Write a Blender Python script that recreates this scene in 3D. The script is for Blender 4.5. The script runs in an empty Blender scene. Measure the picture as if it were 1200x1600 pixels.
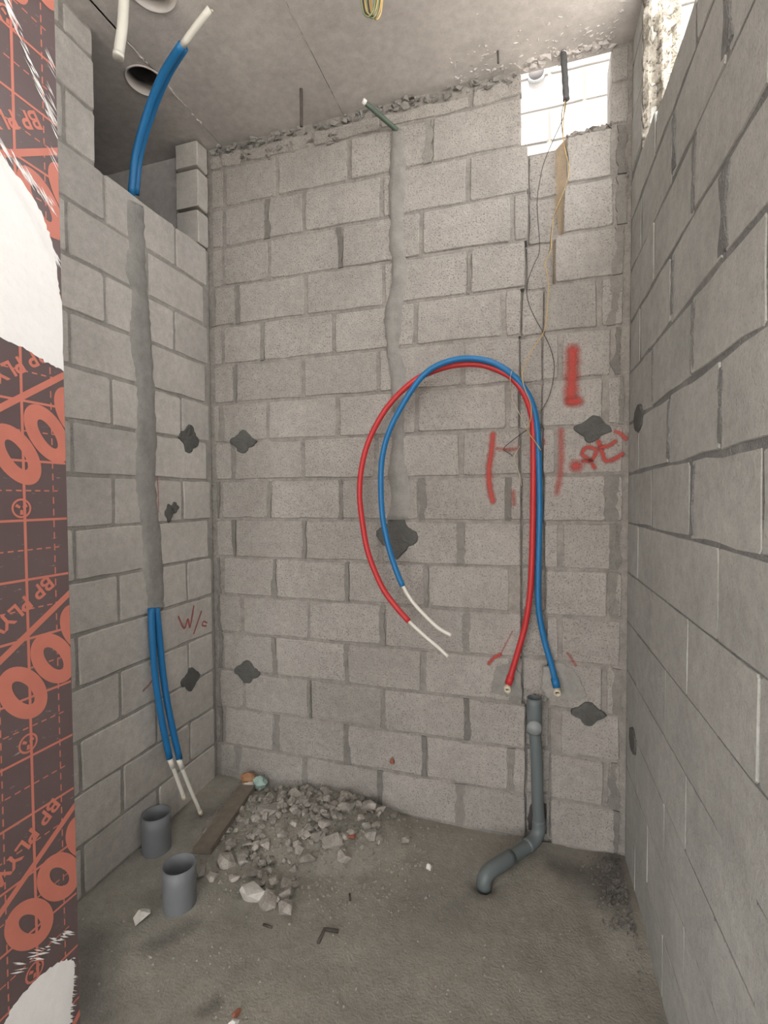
import bpy, bmesh, math, random
from mathutils import Vector, Matrix, noise
rnd = random.Random(7)
scene = bpy.context.scene
COL = scene.collection
PI = math.pi

# ---------------------------------------------------------------- camera
cam_d = bpy.data.cameras.new('camera')
cam = bpy.data.objects.new('camera', cam_d)
COL.objects.link(cam)
cam_d.sensor_fit = 'VERTICAL'
cam_d.sensor_height = 36.0
cam_d.lens = 763.48 * 36.0 / 1600.0
cam_d.clip_start = 0.02
R_ = Vector((0.95445099, 0.29831297, -0.00571684))
U_ = Vector((-0.00369071, 0.030963, 0.99951372))
F_ = Vector((-0.29834491, 0.95396576, -0.03065366))
cam.matrix_world = Matrix(((R_.x, U_.x, -F_.x, 1.63356), (R_.y, U_.y, -F_.y, -2.19539), (R_.z, U_.z, -F_.z, 1.51101), (0, 0, 0, 1)))
scene.camera = cam

# ---------------------------------------------------------------- sky and exposure
world = bpy.data.worlds.new('overcast_sky')
scene.world = world
world.use_nodes = True
bg = world.node_tree.nodes['Background']
bg.inputs['Color'].default_value = (1.0, 0.985, 0.97, 1)
bg.inputs['Strength'].default_value = 3.0
sun_d = bpy.data.lights.new('sun', 'SUN')
sun_d.energy = 11.0
sun_d.angle = 0.02
sun_d.color = (1.0, 0.95, 0.87)
sun = bpy.data.objects.new('sun', sun_d)
COL.objects.link(sun)
sun.rotation_euler = Vector((0.10, 1.0, -1.45)).to_track_quat('-Z', 'Y').to_euler()   # high, behind the camera and a little to its left
scene.view_settings.view_transform = 'Standard'
scene.view_settings.look = 'None'
scene.view_settings.gamma = 1.0
scene.view_settings.use_curve_mapping = False
scene.view_settings.exposure = 1.05

# ---------------------------------------------------------------- materials
def new_mat(name):
    m = bpy.data.materials.new(name)
    m.use_nodes = True
    nt = m.node_tree
    b = nt.nodes['Principled BSDF']
    return m, nt, b

def N(nt, t, **kw):
    n = nt.nodes.new(t)
    for k, v in kw.items():
        if k.startswith('i_'):
            n.inputs[k[2:].replace('_', ' ')].default_value = v
        else:
            setattr(n, k, v)
    return n

def plain(name, col, rough=0.6, spec=0.5, metal=0.0, bump=0.0, bscale=60.0, var=0.0, coords='Object'):
    m, nt, b = new_mat(name)
    b.inputs['Roughness'].default_value = rough
    b.inputs['Specular IOR Level'].default_value = spec
    b.inputs['Metallic'].default_value = metal
    tc = N(nt, 'ShaderNodeTexCoord')
    no = N(nt, 'ShaderNodeTexNoise', i_Scale=bscale, i_Detail=4.0)
    nt.links.new(tc.outputs[coords], no.inputs['Vector'])
    mx = N(nt, 'ShaderNodeMix', data_type='RGBA')
    mx.inputs[6].default_value = (*[c * (1 - var) for c in col], 1)
    mx.inputs[7].default_value = (*[min(1, c * (1 + var)) for c in col], 1)
    nt.links.new(no.outputs['Fac'], mx.inputs[0])
    nt.links.new(mx.outputs[2], b.inputs['Base Color'])
    if bump:
        bp = N(nt, 'ShaderNodeBump', i_Strength=bump, i_Distance=0.01)
        nt.links.new(no.outputs['Fac'], bp.inputs['Height'])
        nt.links.new(bp.outputs['Normal'], b.inputs['Normal'])
    return m

def masonry(name, base, speck, pores=0.5, bump=0.5, blotch=None, rand=0.10, pscale=150.0, bigscale=3.0):
    """concrete: cloudy base tone, blotches of its own, open pores, grain"""
    m, nt, b = new_mat(name)
    L = nt.links.new
    b.inputs['Roughness'].default_value = 0.92
    b.inputs['Specular IOR Level'].default_value = 0.25
    tc = N(nt, 'ShaderNodeTexCoord')
    big = N(nt, 'ShaderNodeTexNoise', i_Scale=bigscale, i_Detail=6.0, i_Roughness=0.65)
    fine = N(nt, 'ShaderNodeTexNoise', i_Scale=pscale, i_Detail=3.0, i_Roughness=0.6)
    mid = N(nt, 'ShaderNodeTexNoise', i_Scale=28.0, i_Detail=5.0, i_Roughness=0.7)
    for n in (big, fine, mid):
        L(tc.outputs['Object'], n.inputs['Vector'])
    r1 = N(nt, 'ShaderNodeMapRange', i_From_Min=0.35, i_From_Max=0.68)
    L(big.outputs['Fac'], r1.inputs['Value'])
    m1 = N(nt, 'ShaderNodeMix', data_type='RGBA')
    bl = blotch or tuple(c * 0.80 for c in base)
    m1.inputs[6].default_value = (*bl, 1)
    m1.inputs[7].default_value = (*base, 1)
    L(r1.outputs[0], m1.inputs[0])
    r2 = N(nt, 'ShaderNodeMapRange', i_From_Min=0.30, i_From_Max=0.70, i_To_Min=0.86, i_To_Max=1.12)
    L(mid.outputs['Fac'], r2.inputs['Value'])
    oi = N(nt, 'ShaderNodeObjectInfo')
    r3 = N(nt, 'ShaderNodeMapRange', i_To_Min=1 - rand, i_To_Max=1 + rand)
    L(oi.outputs['Random'], r3.inputs['Value'])
    mu = N(nt, 'ShaderNodeMath', operation='MULTIPLY')
    L(r2.outputs[0], mu.inputs[0]); L(r3.outputs[0], mu.inputs[1])
    vs = N(nt, 'ShaderNodeVectorMath', operation='SCALE')
    L(m1.outputs[2], vs.inputs[0]); L(mu.outputs[0], vs.inputs['Scale'])
    r4 = N(nt, 'ShaderNodeMapRange', i_From_Min=0.36, i_From_Max=0.45, i_To_Min=pores, i_To_Max=0.0)
    L(fine.outputs['Fac'], r4.inputs['Value'])
    m2 = N(nt, 'ShaderNodeMix', data_type='RGBA')
    m2.inputs[7].default_value = (*speck, 1)
    L(vs.outputs[0], m2.inputs[6]); L(r4.outputs[0], m2.inputs[0])
    L(m2.outputs[2], b.inputs['Base Color'])
    ad = N(nt, 'ShaderNodeMath', operation='ADD')
    L(fine.outputs['Fac'], ad.inputs[0]); L(mid.outputs['Fac'], ad.inputs[1])
    bp = N(nt, 'ShaderNodeBump', i_Strength=bump, i_Distance=0.008)
    L(ad.outputs[0], bp.inputs['Height'])
    L(bp.outputs['Normal'], b.inputs['Normal'])
    return m

M = {}
M['block'] = masonry('porous_concrete_block', (0.425, 0.40, 0.372), (0.17, 0.16, 0.15), pores=0.75, bump=0.8, rand=0.06)
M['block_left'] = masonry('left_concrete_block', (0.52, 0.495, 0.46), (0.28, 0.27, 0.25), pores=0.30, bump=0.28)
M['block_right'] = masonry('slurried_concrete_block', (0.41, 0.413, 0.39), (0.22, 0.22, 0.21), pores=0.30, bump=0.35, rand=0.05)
M['mortar'] = masonry('bed_mortar', (0.36, 0.335, 0.305), (0.22, 0.21, 0.195), pores=0.4, bump=0.9, blotch=(0.265, 0.25, 0.235), pscale=90, bigscale=7)
M['mortar_light'] = masonry('pale_mortar', (0.34, 0.33, 0.31), (0.2, 0.2, 0.19), pores=0.25, bump=0.6, bigscale=5)
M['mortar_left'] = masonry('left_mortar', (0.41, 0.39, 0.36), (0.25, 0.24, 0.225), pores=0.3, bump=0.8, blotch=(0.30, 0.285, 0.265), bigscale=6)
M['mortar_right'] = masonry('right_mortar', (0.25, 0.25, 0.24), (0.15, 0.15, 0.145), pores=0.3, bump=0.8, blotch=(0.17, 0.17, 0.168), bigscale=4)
M['chase_fill'] = masonry('chase_mortar', (0.315, 0.305, 0.287), (0.2, 0.195, 0.185), pores=0.2, bump=0.45, bigscale=9, rand=0.0)
M['dab'] = masonry('dark_mortar', (0.125, 0.125, 0.118), (0.07, 0.07, 0.068), pores=0.3, bump=0.8, rand=0.05, bigscale=12)
M['smear'] = masonry('wet_mortar', (0.262, 0.25, 0.23), (0.18, 0.17, 0.16), pores=0.3, bump=0.7, rand=0.25, bigscale=12)
M['slab'] = masonry('cast_slab_concrete', (0.66, 0.625, 0.605), (0.40, 0.38, 0.37), pores=0.12, bump=0.12, blotch=(0.53, 0.50, 0.485), rand=0.03, bigscale=2.2)
M['rough'] = masonry('rough_concrete', (0.34, 0.315, 0.27), (0.07, 0.06, 0.05), pores=0.9, bump=1.0, blotch=(0.15, 0.135, 0.11), pscale=60, bigscale=14)
M['bounce_slab'] = masonry('bounce_concrete', (0.55, 0.53, 0.50), (0.4, 0.39, 0.37), pores=0.2, bump=0.2)  # pale tone for the added slab that bounces sunlight in
M['outer'] = masonry('outer_block', (0.235, 0.225, 0.218), (0.18, 0.175, 0.17), pores=0.2, bump=0.2, rand=0.04)
M['outer_joint'] = plain('outer_joint', (0.12, 0.112, 0.105), 0.9, 0.2)
M['edge'] = masonry('lit_block_edge', (0.60, 0.49, 0.36), (0.35, 0.28, 0.2), pores=0.4, bump=0.6)  # beige of the broken face, with warm sunlight put into the colour
M['dirt'] = masonry('dusty_screed', (0.325, 0.308, 0.268), (0.19, 0.18, 0.16), pores=0.25, bump=0.5, blotch=(0.235, 0.225, 0.2), pscale=120, bigscale=2.6, rand=0)
M['rubble'] = masonry('rubble_concrete', (0.40, 0.375, 0.34), (0.25, 0.23, 0.2), pores=0.3, bump=0.7, rand=0.22, bigscale=20)
M['grit'] = masonry('fine_grit', (0.31, 0.29, 0.255), (0.2, 0.18, 0.16), pores=0.4, bump=0.9, bigscale=40)
M['pale_stone'] = plain('pale_stone', (0.56, 0.54, 0.50), 0.9, 0.2, bump=0.5, bscale=80, var=0.12)
M['white_stone'] = plain('white_stone', (0.80, 0.79, 0.76), 0.9, 0.2, bump=0.4, bscale=80, var=0.06)
M['red_chip'] = plain('red_chip', (0.30, 0.12, 0.08), 0.9, 0.2, bump=0.4, bscale=80, var=0.15)
M['red'] = plain('red_sleeve', (0.50, 0.032, 0.035), 0.42, 0.4, var=0.1, bscale=15)
M['blue'] = plain('blue_sleeve', (0.012, 0.150, 0.365), 0.42, 0.4, var=0.1, bscale=15)
M['pex'] = plain('white_inner_pipe', (0.68, 0.66, 0.60), 0.4, 0.5, var=0.06, bscale=30)
M['brass'] = plain('pale_fitting', (0.62, 0.56, 0.44), 0.4, 0.5, var=0.1, bscale=60)
M['bore'] = plain('fitting_bore', (0.10, 0.085, 0.07), 0.6)
M['pvc'] = plain('grey_drain_plastic', (0.125, 0.148, 0.152), 0.45, 0.45, bump=0.05, var=0.12, bscale=12)
M['pvc_light'] = plain('grey_stub_plastic', (0.150, 0.158, 0.170), 0.5, 0.45, bump=0.05, var=0.15, bscale=14)
M['pvc_cap'] = plain('grey_plug_plastic', (0.27, 0.29, 0.295), 0.5, 0.4, var=0.06)
M['wire_black'] = plain('black_wire', (0.035, 0.032, 0.03), 0.5)
M['wire_yellow'] = plain('yellow_wire', (0.52, 0.36, 0.14), 0.5)
M['wire_pale'] = plain('pale_wire', (0.46, 0.41, 0.31), 0.5)
M['wire_green'] = plain('green_wire', (0.20, 0.25, 0.12), 0.5)
M['conduit'] = plain('dark_conduit', (0.085, 0.088, 0.09), 0.6, bump=0.4, bscale=90, var=0.3)
M['green_conduit'] = plain('green_conduit', (0.085, 0.12, 0.095), 0.5, var=0.2)
M['steel'] = plain('rusty_bar', (0.10, 0.085, 0.075), 0.7, metal=0.3, bump=0.5, bscale=120, var=0.3)
M['wood'] = plain('dirty_wood', (0.185, 0.16, 0.13), 0.9, 0.2, bump=0.4, bscale=25, var=0.3)
M['wrap_brown'] = plain('brown_wrapper', (0.36, 0.19, 0.10), 0.6, var=0.3, bscale=40)
M['wrap_white'] = plain('white_wrapper', (0.60, 0.56, 0.48), 0.6, var=0.1)
M['wrap_green'] = plain('green_wrapper', (0.30, 0.42, 0.38), 0.6, var=0.2, bscale=60)
M['orange'] = plain('orange_print', (0.560, 0.190, 0.140), 0.42, 0.5, var=0.12, bscale=18)
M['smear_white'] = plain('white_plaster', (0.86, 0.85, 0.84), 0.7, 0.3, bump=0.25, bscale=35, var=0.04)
M['void'] = plain('hollow_shade', (0.06, 0.055, 0.055), 0.9)  # dark colour painted in for the shade inside pipes and holes
M['pvc_rim'] = plain('sleeve_rim', (0.62, 0.58, 0.56), 0.6)
M['ground'] = plain('outside_ground', (0.30, 0.28, 0.25), 0.95, 0.2, bscale=2, var=0.2)

# film-faced plywood: dark brown film, worn and scratched through in fine pale streaks
m, nt, b = new_mat('phenolic_film')
tc = N(nt, 'ShaderNodeTexCoord')
mp = N(nt, 'ShaderNodeMapping')
mp.inputs['Rotation'].default_value = (0.7, 0, 0)
mp.inputs['Scale'].default_value = (1, 14, 60)
nt.links.new(tc.outputs['Object'], mp.inputs['Vector'])
n1 = N(nt, 'ShaderNodeTexNoise', i_Scale=2.2, i_Detail=5.0, i_Roughness=0.6)
nt.links.new(mp.outputs[0], n1.inputs['Vector'])
n2 = N(nt, 'ShaderNodeTexNoise', i_Scale=5.0, i_Detail=4.0)
nt.links.new(tc.outputs['Object'], n2.inputs['Vector'])
a1 = N(nt, 'ShaderNodeMapRange', i_From_Min=0.64, i_From_Max=0.72, i_To_Max=0.8)
nt.links.new(n1.outputs['Fac'], a1.inputs['Value'])
a2 = N(nt, 'ShaderNodeMapRange', i_From_Min=0.42, i_From_Max=0.62)
nt.links.new(n2.outputs['Fac'], a2.inputs['Value'])
mm = N(nt, 'ShaderNodeMath', operation='MULTIPLY')
nt.links.new(a1.outputs[0], mm.inputs[0]); nt.links.new(a2.outputs[0], mm.inputs[1])
c0 = N(nt, 'ShaderNodeMix', data_type='RGBA')
c0.inputs[6].default_value = (0.105, 0.070, 0.072, 1)
c0.inputs[7].default_value = (0.150, 0.112, 0.113, 1)
nt.links.new(n2.outputs['Fac'], c0.inputs[0])
c1 = N(nt, 'ShaderNodeMix', data_type='RGBA')
c1.inputs[7].default_value = (0.50, 0.45, 0.43, 1)
nt.links.new(c0.outputs[2], c1.inputs[6]); nt.links.new(mm.outputs[0], c1.inputs[0])
nt.links.new(c1.outputs[2], b.inputs['Base Color'])
b.inputs['Roughness'].default_value = 0.38
M['film'] = m
M['ply_edge'] = plain('plywood_edge', (0.42, 0.33, 0.25), 0.8, 0.2, bscale=30, var=0.2)

# red spray paint: a thin layer whose rim fades out over the width of the stroke
def spray(name, col, dens):
    m, nt, b = new_mat(name)
    L = nt.links.new
    b.inputs['Base Color'].default_value = (*col, 1)
    b.inputs['Roughness'].default_value = 0.85
    b.inputs['Specular IOR Level'].default_value = 0.2
    uv = N(nt, 'ShaderNodeUVMap')
    sp = N(nt, 'ShaderNodeSeparateXYZ')
    L(uv.outputs[0], sp.inputs[0])
    r = N(nt, 'ShaderNodeMapRange', i_From_Min=0.0, i_From_Max=0.85, i_To_Max=dens)
    L(sp.outputs['Y'], r.inputs['Value'])
    tc = N(nt, 'ShaderNodeTexCoord')
    no = N(nt, 'ShaderNodeTexNoise', i_Scale=220.0, i_Detail=2.0)
    L(tc.outputs['Object'], no.inputs['Vector'])
    r2 = N(nt, 'ShaderNodeMapRange', i_From_Min=0.30, i_From_Max=0.55, i_To_Min=0.62)
    L(no.outputs['Fac'], r2.inputs['Value'])
    mu = N(nt, 'ShaderNodeMath', operation='MULTIPLY')
    L(r.outputs[0], mu.inputs[0]); L(r2.outputs[0], mu.inputs[1])
    L(mu.outputs[0], b.inputs['Alpha'])
    return m
M['spray'] = spray('red_spray_paint', (0.45, 0.075, 0.062), 0.95)
M['stain'] = spray('damp_stain', (0.12, 0.118, 0.112), 0.34)
M['spray_faint'] = spray('faded_red_spray_paint', (0.47, 0.095, 0.075), 0.6)

# ---------------------------------------------------------------- mesh helpers
def mesh_obj(name, bm, mat, parent=None, smooth=False, **props):
    me = bpy.data.meshes.new(name)
    bm.to_mesh(me); bm.free()
    for mm_ in (mat if isinstance(mat, (list, tuple)) else [mat]):
        me.materials.append(mm_)
    if smooth:
        me.polygons.foreach_set('use_smooth', [True] * len(me.polygons))
    o = bpy.data.objects.new(name, me)
    COL.objects.link(o)
    if parent is not None:
        o.parent = parent
        o.matrix_parent_inverse = parent.matrix_world.inverted()
    for k, v in props.items():
        o[k] = v
    return o

def thing(name, loc, label, category, group=None):
    o = bpy.data.objects.new(name, None)
    o.empty_display_size = 0.05
    COL.objects.link(o)
    o.location = loc
    o.matrix_world = Matrix.Translation(Vector(loc))
    o['label'] = label; o['category'] = category
    if group: o['group'] = group
    return o

def tag(o, label, category, group=None):
    o['label'] = label; o['category'] = category
    if group: o['group'] = group
    return o

def center(o):
    """move a mesh object's origin to the middle of its base"""
    me = o.data
    lo = [min(v.co[i] for v in me.vertices) for i in range(3)]
    hi = [max(v.co[i] for v in me.vertices) for i in range(3)]
    c = Vector(((lo[0] + hi[0]) / 2, (lo[1] + hi[1]) / 2, lo[2]))
    me.transform(Matrix.Translation(-c))
    o.location = o.location + c
    return o

def box(bm, p0, p1):
    (x0, y0, z0), (x1, y1, z1) = p0, p1
    v = [bm.verts.new(c) for c in ((x0,y0,z0),(x1,y0,z0),(x1,y1,z0),(x0,y1,z0),(x0,y0,z1),(x1,y0,z1),(x1,y1,z1),(x0,y1,z1))]
    for f in ((3,2,1,0),(4,5,6,7),(0,1,5,4),(1,2,6,5),(2,3,7,6),(3,0,4,7)):
        bm.faces.new([v[i] for i in f])

def catmull(pts, n=6):
    P_ = [Vector(p) for p in pts]
    if len(P_) < 3:
        return P_
    Q = [P_[0] * 2 - P_[1]] + P_ + [P_[-1] * 2 - P_[-2]]
    out = []
    for i in range(1, len(Q) - 2):
        a, b_, c, d = Q[i-1], Q[i], Q[i+1], Q[i+2]
        for k in range(n):
            t = k / n
            out.append(0.5 * ((2*b_) + (c-a)*t + (2*a-5*b_+4*c-d)*t*t + (-a+3*b_-3*c+d)*t*t*t))
    out.append(P_[-1])
    return out

def tube(bm, pts, r, seg=12, n=6, hollow=0.0, rfun=None):
    """swept round tube; hollow > 0 makes an open pipe with that wall thickness"""
    path = catmull(pts, n)
    T = []
    for i in range(len(path)):
        a = path[max(i-1, 0)]; c = path[min(i+1, len(path)-1)]
        T.append((c - a).normalized())
    nrm = T[0].orthogonal().normalized()
    def sweep(rad):
        nonlocal nrm
        nn = T[0].orthogonal().normalized()
        rings = []
        for i, p in enumerate(path):
            nn = (nn - T[i] * nn.dot(T[i])).normalized()
            bb = T[i].cross(nn)
            rr = rad(i / max(1, len(path)-1))
            rings.append([bm.verts.new(p + (nn*math.cos(2*PI*k/seg) + bb*math.sin(2*PI*k/seg)) * rr) for k in range(seg)])
        return rings
    f_ = rfun or (lambda t: r)
    A = sweep(f_)
    for i in range(len(A)-1):
        for k in range(seg):
            bm.faces.new((A[i][k], A[i][(k+1) % seg], A[i+1][(k+1) % seg], A[i+1][k]))
    if hollow:
        Bq = sweep(lambda t: f_(t) - hollow)
        for i in range(len(A)-1):
            for k in range(seg):
                bm.faces.new((Bq[i+1][k], Bq[i+1][(k+1) % seg], Bq[i][(k+1) % seg], Bq[i][k]))
        for e, fl in ((0, 0), (-1, 1)):
            for k in range(seg):
                q = (A[e][k], Bq[e][k], Bq[e][(k+1) % seg], A[e][(k+1) % seg])
                bm.faces.new(q if not fl else q[::-1])
    else:
        bm.faces.new(A[0][::-1]); bm.faces.new(A[-1])

def tube_obj(name, pts, r, mat, parent=None, seg=12, n=6, hollow=0.0, rfun=None, **props):
    bm = bmesh.new()
    tube(bm, pts, r, seg, n, hollow, rfun)
    bmesh.ops.recalc_face_normals(bm, faces=bm.faces)
    return mesh_obj(name, bm, mat, parent, smooth=True, **props)

def hull(bm, c, size, seed, npts=14, flat=1.0):
    rr = random.Random(seed)
    vs = []
    for i in range(npts):
        v = Vector((rr.gauss(0, 1), rr.gauss(0, 1), rr.gauss(0, 1))).normalized() * rr.uniform(0.8, 1.0)
        vs.append(bm.verts.new((c[0] + v.x*size[0]/2, c[1] + v.y*size[1]/2, c[2] + v.z*size[2]/2)))
    res = bmesh.ops.convex_hull(bm, input=vs)
    junk = [e for e in res['geom_interior'] if isinstance(e, bmesh.types.BMVert)]
    if junk:
        bmesh.ops.delete(bm, geom=junk, context='VERTS')

# ---------------------------------------------------------------- measured paths and outlines (metres)
RED = [(1.518, -0.035, 0.693), (1.534, -0.03, 0.752), (1.555, -0.024, 0.828), (1.586, -0.02, 0.947), (1.606, -0.02, 1.081), (1.614, -0.02, 1.224), (1.617, -0.02, 1.362), (1.619, -0.02, 1.525), (1.619, -0.02, 1.688), (1.618, -0.029, 1.795), (1.607, -0.043, 1.869), (1.584, -0.057, 1.932), (1.553, -0.064, 1.983), (1.507, -0.069, 2.025), (1.428, -0.073, 2.063), (1.356, -0.078, 2.076), (1.274, -0.083, 2.073), (1.188, -0.089, 2.051), (1.121, -0.094, 2.022), (1.04, -0.099, 1.957), (0.97, -0.105, 1.873), (0.908, -0.11, 1.755), (0.877, -0.116, 1.635), (0.87, -0.121, 1.513), (0.887, -0.127, 1.381), (0.915, -0.133, 1.255), (0.976, -0.139, 1.118), (1.04, -0.144, 1.034), (1.105, -0.15, 0.969)]
BLUE = [(1.717, -0.035, 0.702), (1.696, -0.029, 0.793), (1.669, -0.023, 0.888), (1.645, -0.02, 1.009), (1.64, -0.02, 1.116), (1.642, -0.02, 1.28), (1.645, -0.02, 1.444), (1.643, -0.02, 1.579), (1.64, -0.023, 1.687), (1.633, -0.036, 1.807), (1.615, -0.05, 1.894), (1.584, -0.062, 1.957), (1.546, -0.073, 2.005), (1.492, -0.085, 2.05), (1.43, -0.096, 2.079), (1.36, -0.107, 2.092), (1.289, -0.119, 2.087), (1.207, -0.124, 2.06), (1.141, -0.128, 2.005), (1.067, -0.133, 1.896), (1.015, -0.136, 1.798), (0.984, -0.138, 1.69), (0.977, -0.141, 1.572), (0.984, -0.143, 1.431), (1.011, -0.145, 1.299), (1.046, -0.148, 1.193), (1.077, -0.15, 1.122)]
BLUE_W = [(1.074, -0.15, 1.13), (1.103, -0.152, 1.082), (1.138, -0.155, 1.04), (1.195, -0.16, 0.987), (1.24, -0.163, 0.952), (1.292, -0.166, 0.927)]
RED_W = [(1.099, -0.15, 0.975), (1.148, -0.152, 0.934), (1.194, -0.155, 0.898), (1.239, -0.158, 0.866), (1.277, -0.16, 0.834)]
W1 = [(1.74, -0.03, 3.124), (1.725, -0.03, 3.072), (1.726, -0.03, 3.011), (1.736, -0.03, 2.947), (1.751, -0.03, 2.888), (1.751, -0.03, 2.811), (1.732, -0.03, 2.748), (1.695, -0.03, 2.654), (1.686, -0.03, 2.589), (1.681, -0.03, 2.524)]
W2 = [(1.737, -0.03, 3.12), (1.731, -0.03, 3.035), (1.731, -0.03, 2.971), (1.741, -0.03, 2.905), (1.754, -0.03, 2.847), (1.742, -0.03, 2.777), (1.698, -0.03, 2.667), (1.688, -0.03, 2.593), (1.683, -0.03, 2.524), (1.664, -0.03, 2.475), (1.676, -0.03, 2.402), (1.674, -0.03, 2.321), (1.66, -0.03, 2.199), (1.617, -0.04, 2.129), (1.579, -0.08, 2.04), (1.575, -0.11, 1.994), (1.586, -0.12, 1.945), (1.608, -0.1, 1.89), (1.61, -0.09, 1.837), (1.596, -0.06, 1.787), (1.615, -0.05, 1.755), (1.651, -0.04, 1.702)]
W3 = [(1.742, -0.03, 3.119), (1.73, -0.03, 3.05), (1.691, -0.03, 2.967), (1.657, -0.03, 2.887), (1.642, -0.03, 2.822), (1.63, -0.02, 2.729), (1.641, -0.02, 2.546), (1.62, -0.02, 2.486), (1.595, -0.02, 2.418), (1.592, -0.015, 2.351), (1.616, -0.02, 2.276), (1.655, -0.03, 2.195), (1.688, -0.03, 2.117), (1.701, -0.03, 2.037), (1.684, -0.02, 1.937), (1.651, -0.02, 1.87)]
W4 = [(1.534, -0.12, 2.022), (1.527, -0.1, 1.987), (1.535, -0.05, 1.917), (1.574, -0.05, 1.835), (1.593, -0.06, 1.788)]
W5 = [(1.595, -0.06, 1.79), (1.535, -0.04, 1.749), (1.497, -0.03, 1.716), (1.518, -0.03, 1.696), (1.534, -0.03, 1.685)]
W6 = [(1.563, -0.02, 1.725), (1.539, -0.02, 1.674), (1.553, -0.02, 1.636), (1.563, -0.02, 1.597), (1.571, -0.02, 1.556)]
CONDUIT = [(1.729, -0.03, 3.276), (1.737, -0.03, 3.198), (1.742, -0.03, 3.119)]
STRIPB = [[(0.994, 3.188), (1.049, 3.176)], [(0.984, 3.084), (1.06, 3.068)], [(0.978, 2.991), (1.063, 2.974)], [(0.983, 2.808), (1.05, 2.796)], [(0.976, 2.667), (1.049, 2.656)], [(0.988, 2.627), (1.061, 2.616)], [(0.987, 2.505), (1.055, 2.496)], [(0.949, 2.352), (1.042, 2.341)], [(0.961, 2.209), (1.023, 2.203)], [(0.97, 2.102), (1.062, 2.095)], [(0.985, 1.995), (1.049, 1.99)], [(0.996, 1.87), (1.049, 1.867)], [(0.977, 1.71), (1.048, 1.708)], [(0.964, 1.621), (1.066, 1.619)], [(0.982, 1.486), (1.084, 1.485)], [(0.959, 1.404), (1.071, 1.405)]]
STRIPL = [[(-0.533, 2.755), (-0.443, 2.774)], [(-0.535, 2.563), (-0.436, 2.61)], [(-0.551, 2.45), (-0.435, 2.5)], [(-0.513, 2.387), (-0.427, 2.421)], [(-0.539, 2.178), (-0.41, 2.217)], [(-0.511, 2.065), (-0.402, 2.092)], [(-0.505, 1.904), (-0.395, 1.923)], [(-0.513, 1.753), (-0.387, 1.767)], [(-0.524, 1.592), (-0.403, 1.596)], [(-0.494, 1.411), (-0.385, 1.405)], [(-0.488, 1.369), (-0.375, 1.361)], [(-0.492, 1.202), (-0.367, 1.184)], [(-0.474, 1.081), (-0.359, 1.058)], [(-0.465, 1.005), (-0.372, 1.002)]]
DABB = [(0.189, 1.8, 0.076, 0.059), (0.192, 0.602, 0.077, 0.06), (1.853, 1.788, 0.071, 0.055), (1.844, 0.594, 0.068, 0.051), (1.009, 1.327, 0.099, 0.102)]
DABL = [(-0.179, 1.801, 0.07, 0.07), (-0.201, 0.616, 0.069, 0.057), (-0.328, 1.441, 0.024, 0.042), (-0.29, 1.467, 0.025, 0.027)]
DABR = [(-0.204, 1.792, 0.087, 0.056), (-0.16, 0.577, 0.07, 0.053)]
SPRAY = [([(1.774, 2.115), (1.772, 2.031), (1.768, 1.925)], 0.06), ([(1.758, 1.904), (1.793, 1.905)], 0.07), ([(1.449, 1.782), (1.443, 1.709), (1.432, 1.631), (1.435, 1.555), (1.449, 1.49)], 0.03), ([(1.468, 1.72), (1.511, 1.713), (1.554, 1.717)], 0.017), ([(1.73, 1.786), (1.731, 1.7), (1.728, 1.606), (1.714, 1.525)], 0.028), ([(1.787, 1.636), (1.792, 1.636)], 0.055), ([(1.861, 1.627), (1.839, 1.662), (1.812, 1.684), (1.831, 1.712), (1.866, 1.698), (1.849, 1.659), (1.819, 1.657)], 0.02), ([(1.875, 1.734), (1.883, 1.708), (1.891, 1.681), (1.902, 1.655), (1.931, 1.659), (1.964, 1.68)], 0.022), ([(1.883, 1.71), (1.912, 1.715), (1.938, 1.732)], 0.02), ([(1.938, 1.771), (1.957, 1.762), (1.976, 1.741)], 0.018), ([(1.662, 1.748), (1.665, 1.732)], 0.012), ([(1.536, 1.532), (1.539, 1.476)], 0.02), ([(1.433, 0.769), (1.455, 0.797), (1.483, 0.814)], 0.018), ([(1.483, 0.814), (1.505, 0.861), (1.535, 0.923)], 0.007), ([(1.761, 0.845), (1.779, 0.819), (1.793, 0.796)], 0.013)]
SPRAYL = [([(-0.28, 0.946), (-0.242, 0.881), (-0.214, 0.919), (-0.201, 0.875), (-0.17, 0.973)], 0.011), ([(-0.113, 0.934), (-0.174, 0.836)], 0.01), ([(-0.072, 0.865), (-0.097, 0.878), (-0.108, 0.861), (-0.078, 0.85)], 0.009), ([(-0.506, 0.676), (-0.477, 0.687), (-0.45, 0.703)], 0.012), ([(-0.399, 1.608), (-0.394, 1.536), (-0.396, 1.449)], 0.008)]
PATCH1 = [(1.463, 0.759), (1.534, 0.787), (1.569, 0.733), (1.579, 0.63), (1.504, 0.627), (1.438, 0.635), (1.443, 0.678)]
PATCH2 = [(1.661, 0.773), (1.732, 0.806), (1.784, 0.781), (1.817, 0.734), (1.845, 0.667), (1.808, 0.643), (1.676, 0.637), (1.652, 0.68)]
DRAIN = [(1.627, -0.03, 0.648), (1.627, -0.03, 0.531), (1.636, -0.03, 0.399), (1.642, -0.03, 0.195), (1.65, -0.004, 0.03), (1.542, -0.164, 0.03), (1.442, -0.28, 0.03)]
DOT = [(1.627, -0.06, 0.545)]
STUB = [(0.046, -0.506, 0.148), (0.367, -0.727, 0.149)]
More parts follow.
